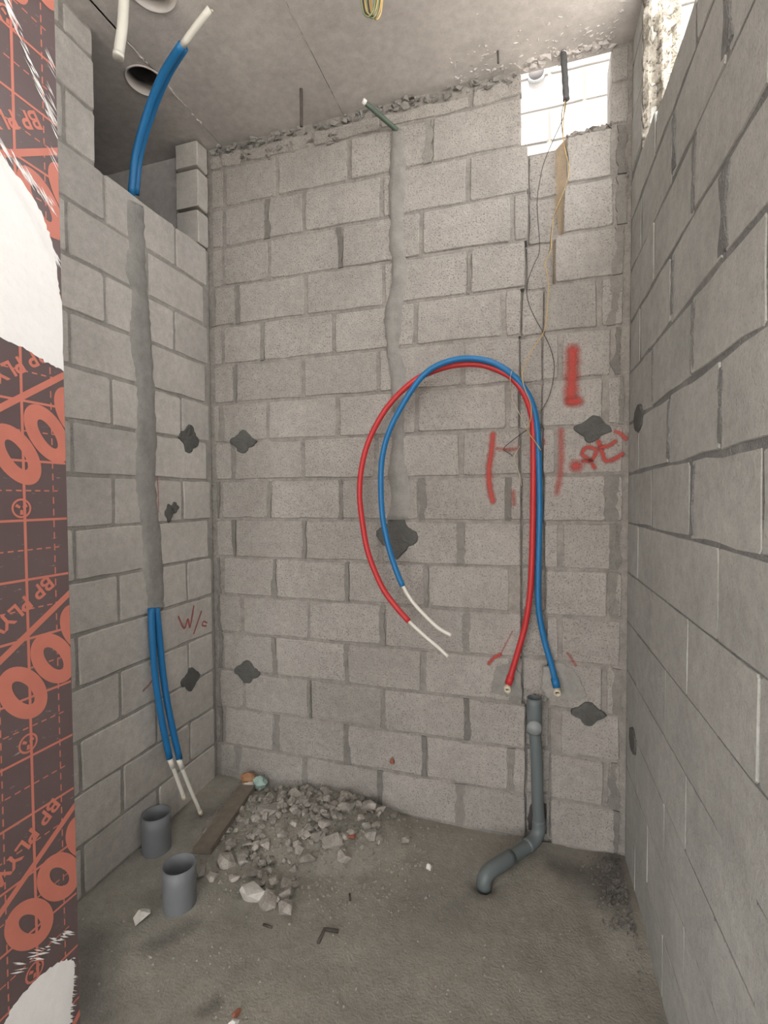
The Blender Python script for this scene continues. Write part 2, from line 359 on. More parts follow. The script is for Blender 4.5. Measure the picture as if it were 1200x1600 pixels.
STONE = [(0.528, -0.106, 0.055, 0.073), (0.447, -0.235, 0.091, 0.055), (0.395, -0.139, 0.045, 0.036), (0.45, -0.106, 0.036, 0.045), (0.685, -0.191, 0.05, 0.045), (0.76, -0.096, 0.05, 0.05), (0.809, -0.146, 0.068, 0.091), (0.757, -0.029, 0.064, 0.041), (0.886, -0.073, 0.059, 0.091), (0.946, -0.069, 0.045, 0.055), (0.776, -0.204, 0.05, 0.055), (0.74, -0.33, 0.045, 0.068), (0.816, -0.331, 0.077, 0.082), (0.846, -0.297, 0.036, 0.055), (0.884, -0.373, 0.055, 0.059), (0.742, -0.416, 0.068, 0.041), (0.955, -0.246, 0.059, 0.05), (0.534, -0.398, 0.05, 0.055), (0.459, -0.463, 0.05, 0.055), (0.417, -0.51, 0.073, 0.059), (0.606, -0.618, 0.091, 0.077), (0.726, -0.572, 0.055, 0.055), (0.763, -0.644, 0.055, 0.073), (0.349, -0.591, 0.059, 0.045), (0.413, -0.592, 0.045, 0.036), (0.707, -0.523, 0.064, 0.036), (0.68, -0.628, 0.073, 0.055), (0.559, -0.033, 0.045, 0.027), (0.705, -0.106, 0.036, 0.041), (0.747, -0.265, 0.05, 0.045), (0.455, -0.354, 0.05, 0.036), (0.876, -0.282, 0.036, 0.045), (0.471, -0.199, 0.055, 0.036), (0.594, -0.146, 0.036, 0.036), (0.614, -0.28, 0.045, 0.036), (0.581, -0.341, 0.045, 0.036), (0.682, -0.323, 0.041, 0.036), (0.543, -0.537, 0.055, 0.036), (0.491, -0.563, 0.045, 0.027), (0.69, -0.392, 0.041, 0.032), (0.883, -0.171, 0.036, 0.036), (0.962, -0.187, 0.045, 0.036), (0.834, -0.089, 0.036, 0.045)]
MISC = {'pebble': (1.22, -0.29), 'pale': (0.287, -0.827), 'brick': (0.805, -1.004), 'white': (0.806, -1.028), 'wrap': (0.22, -0.017), 'wrap2': (0.289, -0.025), 'p1': (0.331, -0.068), 'p2': (0.323, -0.497), 'p3': (0.182, -0.08), 'p4': (0.217, -0.474), 'b1': (0.931, -0.725), 'b2': (0.93, -0.671), 'b3': (0.979, -0.662), 's1': (0.712, -0.714), 's2': (0.75, -0.718), 't1': (0.956, -0.499), 't2': (0.97, -0.528), 'q1': (1.157, -0.57), 'q2': (0.361, -0.964)}
BLUELO = [(0.02, -0.468, 1.03), (0.03, -0.475, 0.891), (0.035, -0.467, 0.719), (0.05, -0.454, 0.544), (0.07, -0.43, 0.348)]
BLUELO2 = [(0.02, -0.442, 1.024), (0.03, -0.438, 0.881), (0.04, -0.43, 0.706), (0.06, -0.418, 0.53), (0.085, -0.391, 0.324)]
WLO = [(0.07, -0.43, 0.348), (0.08, -0.4, 0.245), (0.095, -0.371, 0.133)]
WLO2 = [(0.085, -0.391, 0.324), (0.1, -0.349, 0.19), (0.125, -0.296, 0.022)]
BLUEHI = [(-0.02, -0.49, 2.799), (0.03, -0.512, 2.95), (0.13, -0.545, 3.085), (0.24, -0.585, 3.163), (0.36, -0.624, 3.206)]
BLUEHI2 = [(-0.03, -0.454, 2.827), (0.02, -0.477, 2.975), (0.12, -0.509, 3.108), (0.23, -0.549, 3.187), (0.35, -0.594, 3.225)]
WHI = [(0.36, -0.62, 3.206), (0.43, -0.635, 3.238), (0.5, -0.643, 3.277)]
WHITEP = [(0.3, -0.825, 3.239), (0.29, -0.829, 3.133), (0.27, -0.832, 3.014)]
GREEN = [(1.025, 0.0, 3.176), (0.976, -0.06, 3.198), (0.914, -0.14, 3.225)]

# ---------------------------------------------------------------- wall frames: (along the wall, out of the wall, up) -> world
WR = 1.9872
def fr_back(u, d, z): return (u, -d, z)
def fr_left(u, d, z): return (d, u, z)
def fr_right(u, d, z): return (WR - 0.0145*u - d, u, z)
CEIL = 3.312

def fbox(bm, fr, u0, u1, d0, d1, z0, z1):
    v = [bm.verts.new(fr(u, d, z)) for z in (z0, z1) for (u, d) in ((u0,d0),(u1,d0),(u1,d1),(u0,d1))]
    for f in ((3,2,1,0),(4,5,6,7),(0,1,5,4),(1,2,6,5),(2,3,7,6),(3,0,4,7)):
        bm.faces.new([v[i] for i in f])

def block(parent, fr, u0, u1, z0, z1, mat, d=0.0, jit=0.0028, name='concrete_block', thick=0.03, cham=0.005):
    """one masonry block: ragged outline, chamfered arris"""
    if u1 - u0 < 0.015 or z1 - z0 < 0.015:
        return None
    pts = []
    nu = 4 if u1 - u0 > 0.25 else (3 if u1 - u0 > 0.1 else 1)
    nz = 2 if z1 - z0 > 0.1 else 1
    c = 0.006
    for i in range(nu): pts.append((u0 + c + (u1-u0-2*c)*i/nu, z0))
    pts.append((u1 - c, z0))
    for i in range(nz): pts.append((u1, z0 + c + (z1-z0-2*c)*i/nz))
    pts.append((u1, z1 - c))
    for i in range(nu): pts.append((u1 - c - (u1-u0-2*c)*i/nu, z1))
    pts.append((u0 + c, z1))
    for i in range(nz): pts.append((u0, z1 - c - (z1-z0-2*c)*i/nz))
    pts.append((u0, z0 + c))
    cu, cz = (u0+u1)/2, (z0+z1)/2
    pts = [(u + rnd.uniform(-jit, jit), z + rnd.uniform(-jit, jit)) for u, z in pts]
    tilt_u, tilt_z = rnd.uniform(-0.006, 0.006), rnd.uniform(-0.008, 0.008)
    dd = d + rnd.uniform(-0.0015, 0.0015)
    bm = bmesh.new()
    A = [bm.verts.new(fr(u, d - thick, z)) for u, z in pts]
    Bv = [bm.verts.new(fr(u, dd - cham, z)) for u, z in pts]
    Cv = []
    for u, z in pts:
        s = 0.8*cham
        uu = u + (s if u < cu else -s) * min(1, abs(u-cu)/0.05); zz = z + (s if z < cz else -s) * min(1, abs(z-cz)/0.05)
        Cv.append(bm.verts.new(fr(uu, dd + tilt_u*(uu-cu) + tilt_z*(zz-cz), zz)))
    n = len(pts)
    for i in range(n):
        j = (i+1) % n
        bm.faces.new((A[i], A[j], Bv[j], Bv[i])); bm.faces.new((Bv[i], Bv[j], Cv[j], Cv[i]))
    bm.faces.new(Cv); bm.faces.new(A[::-1])
    bmesh.ops.recalc_face_normals(bm, faces=bm.faces)
    return mesh_obj(name, bm, mat, parent)

def row_z(r):   # row r lies between bed joints r and r+1 (joint k is at (14-k)*0.2)
    return (13 - r) * 0.2, (14 - r) * 0.2
HJ = 0.006      # half a joint

def ragged(name, parent, fr, outline, mat, d0, d1, seed, flat_=False, **props):
    """thin hand-trowelled patch: ragged outline (u, z) lifted to a low dome"""
    rr = random.Random(seed)
    n = len(outline)
    cu = sum(p[0] for p in outline)/n; cz = sum(p[1] for p in outline)/n
    bm = bmesh.new()
    rings = []
    if flat_:
        A = [bm.verts.new(fr(u, d0, z)) for u, z in outline]
        Bv = [bm.verts.new(fr(u, d1 + rr.uniform(-.0008, .0008), z)) for u, z in outline]
        m_ = n // 2
        for i in range(n):
            bm.faces.new((A[i], A[(i+1) % n], Bv[(i+1) % n], Bv[i]))
        for i in range(m_ - 1):
            bm.faces.new((Bv[i], Bv[i+1], Bv[n-2-i], Bv[n-1-i]))
        bmesh.ops.recalc_face_normals(bm, faces=bm.faces)
        return mesh_obj(name, bm, mat, parent, **props)
    for f, dd in ((1.0, d0), (0.94, d1*0.8 + d0*0.2), (0.55, d1)):
        rings.append([bm.verts.new(fr(cu + (u-cu)*f, dd + (rr.uniform(-0.0012, 0.0012) if f < 1 else 0), cz + (z-cz)*f)) for u, z in outline])
    for a, b_ in zip(rings, rings[1:]):
        for i in range(n):
            j = (i+1) % n
            bm.faces.new((a[i], a[j], b_[j], b_[i]))
    cv = bm.verts.new(fr(cu, d1, cz))
    for i in range(n):
        bm.faces.new((rings[-1][i], rings[-1][(i+1) % n], cv))
    bm.faces.new(rings[0][::-1])
    bmesh.ops.recalc_face_normals(bm, faces=bm.faces)
    return mesh_obj(name, bm, mat, parent, **props)

def densify(poly, n, jit, seed):
    rr = random.Random(seed)
    out = []
    m_ = len(poly)
    for i in range(m_):
        a, b_ = poly[i], poly[(i+1) % m_]
        for k in range(n):
            t = k/n
            out.append((a[0]+(b_[0]-a[0])*t + rr.uniform(-jit, jit), a[1]+(b_[1]-a[1])*t + rr.uniform(-jit, jit)))
    return out

def dab_outline(cu, cz, ru, rz_, seed, lobes=True):
    rr = random.Random(seed)
    out = []
    ph = rr.uniform(0, 0.6)
    for i in range(28):
        a = 2*PI*i/28
        f = 0.86 + (0.15*math.cos(4*(a + ph*0.3)) if lobes else 0) + rr.uniform(-0.05, 0.05)
        out.append((cu + ru*f*math.cos(a)*1.05, cz + rz_*f*math.sin(a)*1.05))
    return out

def strip(name, parent, fr, pairs, mat, d0, d1, seed, **props):
    """long vertical band of mortar with wandering edges"""
    rr = random.Random(seed)
    P_ = []
    for (l, r_), (l2, r2) in zip(pairs, pairs[1:]):
        k = max(2, int(abs(l[1]-l2[1]) / 0.022))
        for i in range(k):
            t = i/k
            P_.append(((l[0]+(l2[0]-l[0])*t, l[1]+(l2[1]-l[1])*t), (r_[0]+(r2[0]-r_[0])*t, r_[1]+(r2[1]-r_[1])*t)))
    P_.append(pairs[-1])
    bm = bmesh.new()
    rows = []
    for l, r_ in P_:
        j1, j2 = rr.uniform(-0.005, 0.005), rr.uniform(-0.005, 0.005)
        rw = []
        for t, h in ((0, 0), (0.1, 0.75), (0.35, 1.0), (0.65, 0.95), (0.9, 0.7), (1, 0)):
            u = l[0] + j1 + (r_[0]+j2-l[0]-j1)*t; z = l[1] + (r_[1]-l[1])*t
            rw.append(bm.verts.new(fr(u, d0 + (d1-d0)*h + (rr.uniform(-0.003, 0.003) if h else 0), z)))
        rows.append(rw)
    for a, b_ in zip(rows, rows[1:]):
        for i in range(5):
            bm.faces.new((a[i], a[i+1], b_[i+1], b_[i]))
    bm.faces.new([rows[0][i] for i in range(6)]); bm.faces.new([rows[-1][i] for i in range(5, -1, -1)])
    bmesh.ops.recalc_face_normals(bm, faces=bm.faces)
    return mesh_obj(name, bm, mat, parent, smooth=True, **props)

def stroke(parent, fr, pts, w, mat, d=0.0045, **props):
    """one spray-paint stroke lying on the wall; uv.y runs 0 at the rim to 1 in the middle"""
    path = [Vector((p[0], p[1], 0)) for p in pts]
    path = catmull(path, 5)
    bm = bmesh.new()
    uvl = bm.loops.layers.uv.new('UVMap')
    val = {}
    def vert(p, v):
        q = bm.verts.new(fr(p.x, d, p.y)); val[q] = v; return q
    def tang(i):
        a = path[max(i-1, 0)]; c = path[min(i+1, len(path)-1)]
        return (c-a).normalized()
    rows = []
    for i, p in enumerate(path):
        t = tang(i); n_ = Vector((-t.y, t.x, 0))
        ww = w * (1 + 0.12*math.sin(i*2.1 + pts[0][0]*40))
        rows.append([vert(p + n_*ww/2*s, 1-abs(s)) for s in (-1, -0.5, 0, 0.5, 1)])
    for a, b_ in zip(rows, rows[1:]):
        for i in range(4):
            bm.faces.new((a[i], a[i+1], b_[i+1], b_[i]))
    for e, sg in ((0, -1), (-1, 1)):
        p = path[e]; t = tang(0 if e == 0 else len(path)-1) * sg
        n_ = Vector((-t.y, t.x, 0))
        c = vert(p, 1.0)
        arc = [vert(p + (n_*math.cos(a) + t*math.sin(a))*w/2, 0.0) for a in [PI*k/6 for k in range(7)]]
        for a, b_ in zip(arc, arc[1:]):
            bm.faces.new((a, b_, c))
    for f in bm.faces:
        for l in f.loops:
            l[uvl].uv = (0.5, val[l.vert])
    return mesh_obj('spray_mark', bm, mat, parent, **props)

# ================================================================ BACK WALL
BACK = {-2: [0.098, 0.4, 0.787, 1.177], -1: [0.094, 0.34, 0.545, 0.943, 1.34, 1.926],
 0: [0.083, 0.352, 0.739, 1.132, 1.528, 1.933], 1: [0.162, 0.552, 0.95, 1.346], 2: [0.075, 0.309, 0.697, 1.099, 1.494, 1.876],
 3: [0.143, 0.532, 0.92, 1.316, 1.725, 1.928], 4: [0.056, 0.331, 0.714, 1.108, 1.511, 1.901], 5: [0.125, 0.527, 0.907, 1.311, 1.715],
 6: [0.049, 0.336, 0.73, 1.122, 1.516, 1.913], 7: [0.129, 0.533, 0.93, 1.311, 1.73, 1.949], 8: [0.053, 0.363, 0.756, 1.149, 1.53, 1.921],
 9: [0.169, 0.549, 0.941, 1.332, 1.73], 10: [0.042, 0.352, 0.748, 1.129, 1.535, 1.906], 11: [0.173, 0.55, 0.938, 1.336, 1.73],
 12: [0.046, 0.352, 0.744, 1.139, 1.526, 1.913], 13: [0.12, 0.519, 0.916, 1.301]}
CHL = {-1: 1.592, 0: 1.592, 1: 1.582, 2: 1.566, 3: 1.559, 4: 1.557, 5: 1.559, 6: 1.566, 7: 1.568, 8: 1.569, 9: 1.57, 10: 1.575, 11: 1.588, 12: 1.588, 13: 1.588}
CHR = {-1: 1.745, 0: 1.735, 1: 1.703, 2: 1.662, 3: 1.657, 4: 1.656, 5: 1.660, 6: 1.664, 7: 1.669, 8: 1.674, 9: 1.678, 10: 1.685, 11: 1.692, 12: 1.695, 13: 1.698}
CHD = {-1: 0.075, 0: 0.07, 1: 0.055}          # depth of the chase, row by row
OPX0, OPX1, OPZ = 1.563, 1.913, 3.0           # opening under the slab
bm = bmesh.new()
MD = -0.0065
for r in range(-1, 14):
    z0, z1 = row_z(r)
    z0 = -0.12 if r == 13 else z0
    cd = CHD.get(r, 0.032)
    fbox(bm, fr_back, -0.2, CHL[r]-0.003, -0.16, MD, z0, z1)
    fbox(bm, fr_back, CHR[r]+0.003, WR+0.12, -0.16, MD, z0, z1)
    fbox(bm, fr_back, CHL[r]-0.003, CHR[r]+0.003, -0.16, MD-cd, z0, z1)
fbox(bm, fr_back, -0.2, OPX0-0.004, -0.16, MD, OPZ, CEIL+0.02)
fbox(bm, fr_back, OPX1+0.004, WR+0.12, -0.16, MD, OPZ, CEIL+0.02)
wall_back = mesh_obj('wall_back', bm, M['mortar'], kind='structure', label='grey concrete block wall at the far end of the room')

for r in range(-2, 14):
    z0, z1 = row_z(r)
    js = [0.022 if BACK[r][0] > 0.08 or r in (2,) else 0.012] + BACK[r] + [WR - 0.012]
    hw = 0.008
    for a, b_ in zip(js, js[1:]):
        u0 = a + (hw if a > 0.03 else 0) + rnd.uniform(0, 0.004); u1 = b_ - hw - rnd.uniform(0, 0.004)
        bot = z0 + HJ + rnd.uniform(-0.001, 0.0025); top = z1 - HJ - rnd.uniform(-0.001, 0.0025)
        segs = []
        if r >= -1:
            cl, cr = CHL[r], CHR[r]
            if u0 < cl: segs.append((u0, min(u1, cl)))
            if u1 > cr: segs.append((max(u0, cr), u1))
        else:
            if u0 < OPX0: segs.append((u0, min(u1, OPX0)))
        for s0, s1 in segs:
            if s1 - s0 > 0.03:
                block(wall_back, fr_back, s0, s1, bot, top, M['block'])
# blocks seen in the bottom of the chase
for r in range(-1, 14):
    z0, z1 = row_z(r)
    cd = CHD.get(r, 0.032)
    block(wall_back, fr_back, CHL[r]+0.004, CHR[r]-0.004, z0+0.008, z1-0.006, M['block'], d=-cd, thick=0.01)
# right-hand jamb pieces of the opening, and the cut top course under the slab
for za, zb in ((3.006, 3.155), (3.168, 3.30)):
    block(wall_back, fr_back, OPX1, WR-0.012, za, zb, M['block'], thick=0.12)
TOPC = [(0.02, 0.075), (0.085, 0.2), (0.215, 0.58), (0.60, 0.93), (0.945, 1.345), (1.365, OPX0)]
for a, b_ in TOPC:
    block(wall_back, fr_back, a, b_, 3.207, 3.262 + (0.035 if a > 1.2 else rnd.uniform(-0.008, 0.008)), M['block'], jit=0.006)
block(wall_back, fr_back, 1.18, OPX0, 3.008, 3.193, M['block']) if False else None
# slanting broken edge of the blocks on the right of the chase
for r in (-1, 0, 1):
    z0, z1 = row_z(r)
    cd = CHD[r]; w_ = {-1: 0.042, 0: 0.034, 1: 0.008}[r]
    w2 = {-1: 0.036, 0: 0.012, 1: 0.003}[r]
    bm = bmesh.new()
    a = [bm.verts.new(fr_back(*p)) for p in ((CHR[r]-w2, -cd, z0+.005), (CHR[r]+.006, -0.004, z0+.005), (CHR[r]+.006, -cd, z0+.005),
                                             (CHR[r]-w_, -cd, z1-.005), (CHR[r]+.006, -0.004, z1-.005), (CHR[r]+.006, -cd, z1-.005))]
    for f in ((0,1,2),(3,5,4),(0,3,4,1),(1,4,5,2),(2,5,3,0)):
        bm.faces.new([a[i] for i in f])
    bmesh.ops.recalc_face_normals(bm, faces=bm.faces)
    mesh_obj('broken_edge', bm, M['edge'], wall_back, label='beige broken edge of a block, warm sunlight in its colour')
# lumpy mortar between the top course and the slab
def lumps(name, parent, fr, u0, u1, z, h, depth, n, seed, mat):
    rr = random.Random(seed)
    bm = bmesh.new()
    for i in range(n):
        u = rr.uniform(u0, u1)
        s = rr.uniform(0.012, 0.042)
        c = fr(u, rr.uniform(-0.01, depth), z + rr.uniform(-h/2, h/2))
        hull(bm, c, (s*1.4, s, s*0.8) if fr is fr_back else (s, s*1.4, s*0.8), rr.random(), 9)
    return mesh_obj(name, bm, mat, parent, kind='stuff')
lumps('mortar_crumbs', wall_back, fr_back, 0.03, 1.55, 3.285, 0.04, 0.012, 150, 3, M['mortar_light'])
lumps('mortar_crumbs', wall_back, fr_back, 0.2, 0.75, 3.215, 0.05, 0.006, 30, 4, M['mortar'])
lumps('mortar_crumbs', wall_back, fr_back, 1.75, 1.905, 2.998, 0.008, -0.004, 26, 5, M['mortar'])
lumps('mortar_crumbs', wall_back, fr_back, 1.58, 1.92, 3.311, 0.012, 0.04, 70, 6, M['slab'])

# mortared-over chases and wet patches on the back wall
strip('mortar_strip', wall_back, fr_back, STRIPB, M['chase_fill'], -0.004, 0.012, 11, label='vertical band of grey mortar over a filled chase')
for i, (cu, cz, ru, rz_) in enumerate(DABB):
    ragged('mortar_dab', wall_back, fr_back, dab_outline(cu, cz, ru, rz_, 40+i, lobes=True), M['dab'], -0.003, 0.010, i, label='dark mortar dab')
for i, pp in enumerate((PATCH1, PATCH2)):
    ragged('mortar_patch', wall_back, fr_back, densify(pp, 4, 0.004, i), M['mortar_light'], -0.004, 0.006, 60+i, label='smooth grey patch round a pipe outlet')
# wet smears where joints were pointed
sm = [(1, 0.030, 0.022, 0.10), (-1, 0.345, 0.03, 0.04), (2, 0.31, 0.014, 0.07), (3, 0.145, 0.016, 0.075), (4, 0.06, 0.02, 0.03), (1, 0.168, 0.016, 0.07),
      (0, 0.735, 0.02, 0.06), (1, 1.345, 0.015, 0.07), (-2, 1.16, 0.03, 0.05), (6, 0.338, 0.016, 0.085), (6, 0.725, 0.018, 0.05), (8, 0.362, 0.022, 0.085),
      (8, 0.755, 0.014, 0.08), (10, 0.355, 0.018, 0.08), (10, 0.752, 0.018, 0.09), (10, 1.135, 0.016, 0.08), (12, 0.357, 0.022, 0.085), (12, 0.752, 0.02, 0.08),
      (12, 1.14, 0.018, 0.08), (11, 0.94, 0.016, 0.08), (11, 0.555, 0.016, 0.085), (9, 0.936, 0.018, 0.08), (9, 1.335, 0.022, 0.085), (11, 1.337, 0.018, 0.08),
      (13, 0.13, 0.025, 0.085), (13, 0.52, 0.018, 0.08), (13, 0.92, 0.016, 0.07), (13, 1.305, 0.026, 0.075), (12, 1.527, 0.02, 0.08), (6, 1.13, 0.022, 0.07),
      (7, 1.31, 0.022, 0.085), (6, 1.515, 0.016, 0.05), (8, 1.153, 0.016, 0.08), (5, 0.13, 0.018, 0.085), (7, 0.13, 0.018, 0.085), (7, 0.527, 0.014, 0.08),
      (-1, 1.957, 0.024, 0.09), (0, 1.957, 0.024, 0.09), (1, 1.945, 0.026, 0.09), (2, 1.93, 0.034, 0.07), (3, 1.945, 0.03, 0.08), (6, 1.925, 0.03, 0.09),
      (7, 1.945, 0.026, 0.09), (4, 1.957, 0.015, 0.08), (8, 1.94, 0.026, 0.08), (10, 1.955, 0.02, 0.09), (12, 1.945, 0.026, 0.09), (13, 1.955, 0.02, 0.08),
      (9, 0.03, 0.015, 0.09), (8, 0.03, 0.018, 0.09), (10, 0.03, 0.022, 0.085), (12, 0.03, 0.026, 0.09), (6, 0.03, 0.014, 0.09), (11, 0.025, 0.016, 0.06)]
for i, (r, u, ru, rz_) in enumerate(sm):
    z0, z1 = row_z(r)
    rr = random.Random(900+i)
    out = []
    nseg = 13
    wl, wr = rr.uniform(.3, 1), rr.uniform(.3, 1)
    L_, R2 = [], []
    for k in range(nseg):
        wl = min(1.0, max(0.18, wl + rr.uniform(-.35, .35))); wr = min(1.0, max(0.18, wr + rr.uniform(-.35, .35)))
        zz = (z0+z1)/2 - 0.096 + 0.192*k/(nseg-1)
        L_.append((u - ru*wl, zz)); R2.append((min(u + ru*wr, WR-0.004), zz + rr.uniform(-.004, .004)))
    out = R2 + L_[::-1]
    ragged('joint_smear', wall_back, fr_back, out, M['smear'], -0.0065, 0.0022, 200+i, flat_=True)

# spray paint
SPRAY[1] = ([(p[0]+0.004, p[1]) for p in SPRAY[1][0]], 0.046)
faint = {1: 0, 3: 1, 4: 1, 9: 0, 10: 1, 11: 1, 13: 1, 14: 1}
for i, (pts, w) in enumerate(SPRAY):
    stroke(wall_back, fr_back, pts, w*1.3, M['spray_faint'] if faint.get(i) else M['spray'], d=0.0112 if i in (9,) else 0.0040 + 0.0003*i, label='red spray-painted mark')

# ================================================================ LEFT WALL (with the opening to the shaft)
LSIL, LJ0, LJ1 = 2.795, -0.682, -0.085
LT = -0.14
LEND = -2.5
bm = bmesh.new()
fbox(bm, fr_left, LEND, 0.0, LT, -0.005, -0.12, LSIL-0.006)
fbox(bm, fr_left, LEND, LJ0-0.004, LT, -0.005, LSIL-0.006, CEIL+0.02)
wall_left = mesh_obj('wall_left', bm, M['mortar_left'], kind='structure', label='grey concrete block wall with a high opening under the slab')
for r in range(-3, 14):
    z0, z1 = row_z(r)
    off = {0: 0.02, 2: 0.035, -2: 0.03}.get(r, 0.0) - (0.02 if r >= 8 else 0)
    if r % 2 == 0:
        js = [-0.014, -0.228 - off] + [-0.632 - off*0.6 - 0.4*k for k in range(6)]
    else:
        js = [-0.040 if r in (1, 3, 5, 7) else -0.014, -0.425] + [-0.812 - 0.4*k for k in range(5)]
    js = [j for j in js if j > LEND] + [LEND]
    for a, b_ in zip(js, js[1:]):
        u1 = a - 0.007; u0 = b_ + 0.007
        zt = z1 - HJ
        if r < 0:
            u1 = min(u1, LJ0)
        if r == -3:
            zt = CEIL - 0.012
        if u1 - u0 > 0.03:
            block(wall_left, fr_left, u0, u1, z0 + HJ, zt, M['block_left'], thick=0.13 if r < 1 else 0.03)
# column of cut blocks beside the back wall
for za, zb in ((2.800, 2.965), (2.978, 3.165), (3.178, 3.305)):
    block(wall_left, fr_left, -0.083, -0.006, za, zb, M['block_left'], d=0.004, thick=0.13, jit=0.004)
strip('mortar_strip', wall_left, fr_left, STRIPL, M['chase_fill'], -0.004, 0.012, 12, label='vertical band of grey mortar over a filled chase')
for i, (cu, cz, ru, rz_) in enumerate(DABL):
    ragged('mortar_dab', wall_left, fr_left, dab_outline(cu, cz, ru, rz_, 70+i), M['dab'], -0.003, 0.010, 20+i, label='dark mortar dab')
for i, (pts, w) in enumerate(SPRAYL):
    stroke(wall_left, fr_left, pts, w*1.3, M['spray_faint'] if i > 2 else M['spray'], label='red spray-painted mark')

# ================================================================ RIGHT WALL (open above the last course)
RTOP = 2.762
REND = -3.2
bm = bmesh.new()
fbox(bm, fr_right, REND, 0.0, -0.105, -0.0025, -0.12, RTOP-0.05)
fbox(bm, fr_right, -0.185, 0.0, -0.105, -0.004, RTOP-0.05, CEIL+0.02)
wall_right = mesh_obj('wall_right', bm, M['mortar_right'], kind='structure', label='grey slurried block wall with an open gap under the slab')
for r in range(0, 14):
    z0, z1 = row_z(r)
    js = ([-0.012] + [-0.40 - 0.4*k for k in range(8)]) if r % 2 == 0 else ([-0.012] + [-0.2 - 0.4*k for k in range(9)])
    js = [j for j in js if j > REND] + [REND]
    for a, b_ in zip(js, js[1:]):
        sh = rnd.uniform(-0.012, 0.012)
        u1, u0 = a - 0.007, b_ + 0.007
        zt = z1 - HJ
        if r == 0:
            zt = RTOP - 0.015 + 0.025*(u0+0.2) + rnd.uniform(-0.010, 0.010)
        low = r >= 7
        if low: u0, u1, zt = u0 - 0.0055, u1 + 0.0055, z1 - 0.0025
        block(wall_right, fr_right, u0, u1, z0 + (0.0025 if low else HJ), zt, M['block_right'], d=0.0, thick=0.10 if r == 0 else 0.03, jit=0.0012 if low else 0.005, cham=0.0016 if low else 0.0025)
# short return of rough concrete left standing at the corner
for za, zb in ((2.79, 2.99), (3.0, 3.19), (3.2, 3.305)):
    block(wall_right, fr_right, -0.196, -0.012, za, zb, M['block_right'], thick=0.10)
bm = bmesh.new()
rr = random.Random(5)
nz_, nx_ = 26, 8
g = [[bm.verts.new((WR + 0.004 + 0.118*i/nx_ + rr.uniform(-.003, .003), -0.197 - rr.uniform(0.0, 0.016) - 0.010*math.sin(i*1.9), 2.74 + 0.57*k/nz_)) for i in range(nx_+1)] for k in range(nz_+1)]
for k in range(nz_):
    for i in range(nx_):
        bm.faces.new((g[k][i], g[k][i+1], g[k+1][i+1], g[k+1][i]))
bt = [[bm.verts.new((v.co.x, -0.185, v.co.z)) for v in (rw[0], rw[-1])] for rw in g]
for k in range(nz_):
    bm.faces.new((g[k][0], g[k+1][0], bt[k+1][0], bt[k][0])); bm.faces.new((g[k][-1], bt[k][1], bt[k+1][1], g[k+1][-1]))
bmesh.ops.recalc_face_normals(bm, faces=bm.faces)
mesh_obj('rough_jamb', bm, M['rough'], wall_right, label='rough pale concrete jamb in daylight')
for i, (cu, cz, ru, rz_) in enumerate(DABR):
    ragged('mortar_dab', wall_right, fr_right, dab_outline(cu, cz, ru*0.9, rz_, 80+i, lobes=False), M['dab'], -0.003, 0.010, 30+i, label='dark mortar dab')
for i, (r, u, ru, rz_) in enumerate([(5, -0.60, .02, .085), (4, -0.81, .02, .09), (3, -0.62, .018, .08), (2, -0.80, .018, .09), (1, -0.62, .02, .08), (3, -1.0, .03, .09), (5, -1.0, .02, .085), (4, -0.40, .012, .085), (1, -1.0, .03, .08), (6, -0.82, .012, .09)]):
    z0, z1 = row_z(r)
    ragged('joint_smear', wall_right, fr_right, densify([(u-ru, z0+.1-rz_), (u+ru, z0+.1-rz_), (u+ru*.6, z0+.1), (u+ru, z0+.1+rz_), (u-ru, z0+.1+rz_), (u-ru*.5, z0+.1)], 4, 0.004, i), M['mortar_right'], -0.005, 0.003, 300+i)

# ================================================================ CEILING: cast slab in panels, two pipe sleeves through it
ceiling = mesh_obj('ceiling', (lambda b_: (box(b_, (-1.5, -7.0, CEIL+0.30), (WR+0.02, 0.03, CEIL+0.36)), b_)[1])(bmesh.new()), M['slab'], kind='structure', label='cast concrete slab seen from below')
HOLES = [(0.015, -0.432, 0.082), (0.325, -0.735, 0.086)]
def panel(x0, x1, y0, y1, holes):
    bm = bmesh.new()
    edges = []
    def loop(pts):
        vs = [bm.verts.new((x, y, CEIL)) for x, y in pts]
        es = [bm.edges.new((vs[i], vs[(i+1) % len(vs)])) for i in range(len(vs))]
        edges.extend(es)
        return vs
    loop([(x0, y0), (x1, y0), (x1, y1), (x0, y1)])
    for hx, hy, hr in holes:
        loop([(hx + hr*math.cos(2*PI*k/32), hy + hr*math.sin(2*PI*k/32)) for k in range(32)])
    bmesh.ops.triangle_fill(bm, edges=edges, use_beauty=True, use_dissolve=False)
    ret = bmesh.ops.extrude_face_region(bm, geom=list(bm.faces))
    for v in [e for e in ret['geom'] if isinstance(e, bmesh.types.BMVert)]:
        v.co.z += 0.30
    bmesh.ops.recalc_face_normals(bm, faces=bm.faces)
    return mesh_obj('slab_panel', bm, M['slab'], ceiling)
panel(-1.5, 0.0855, -7.0, 0.03, [HOLES[0]])
panel(0.0885, 0.755, -7.0, 0.03, [HOLES[1]])
panel(0.758, WR+0.02, -7.0, 0.03, [])
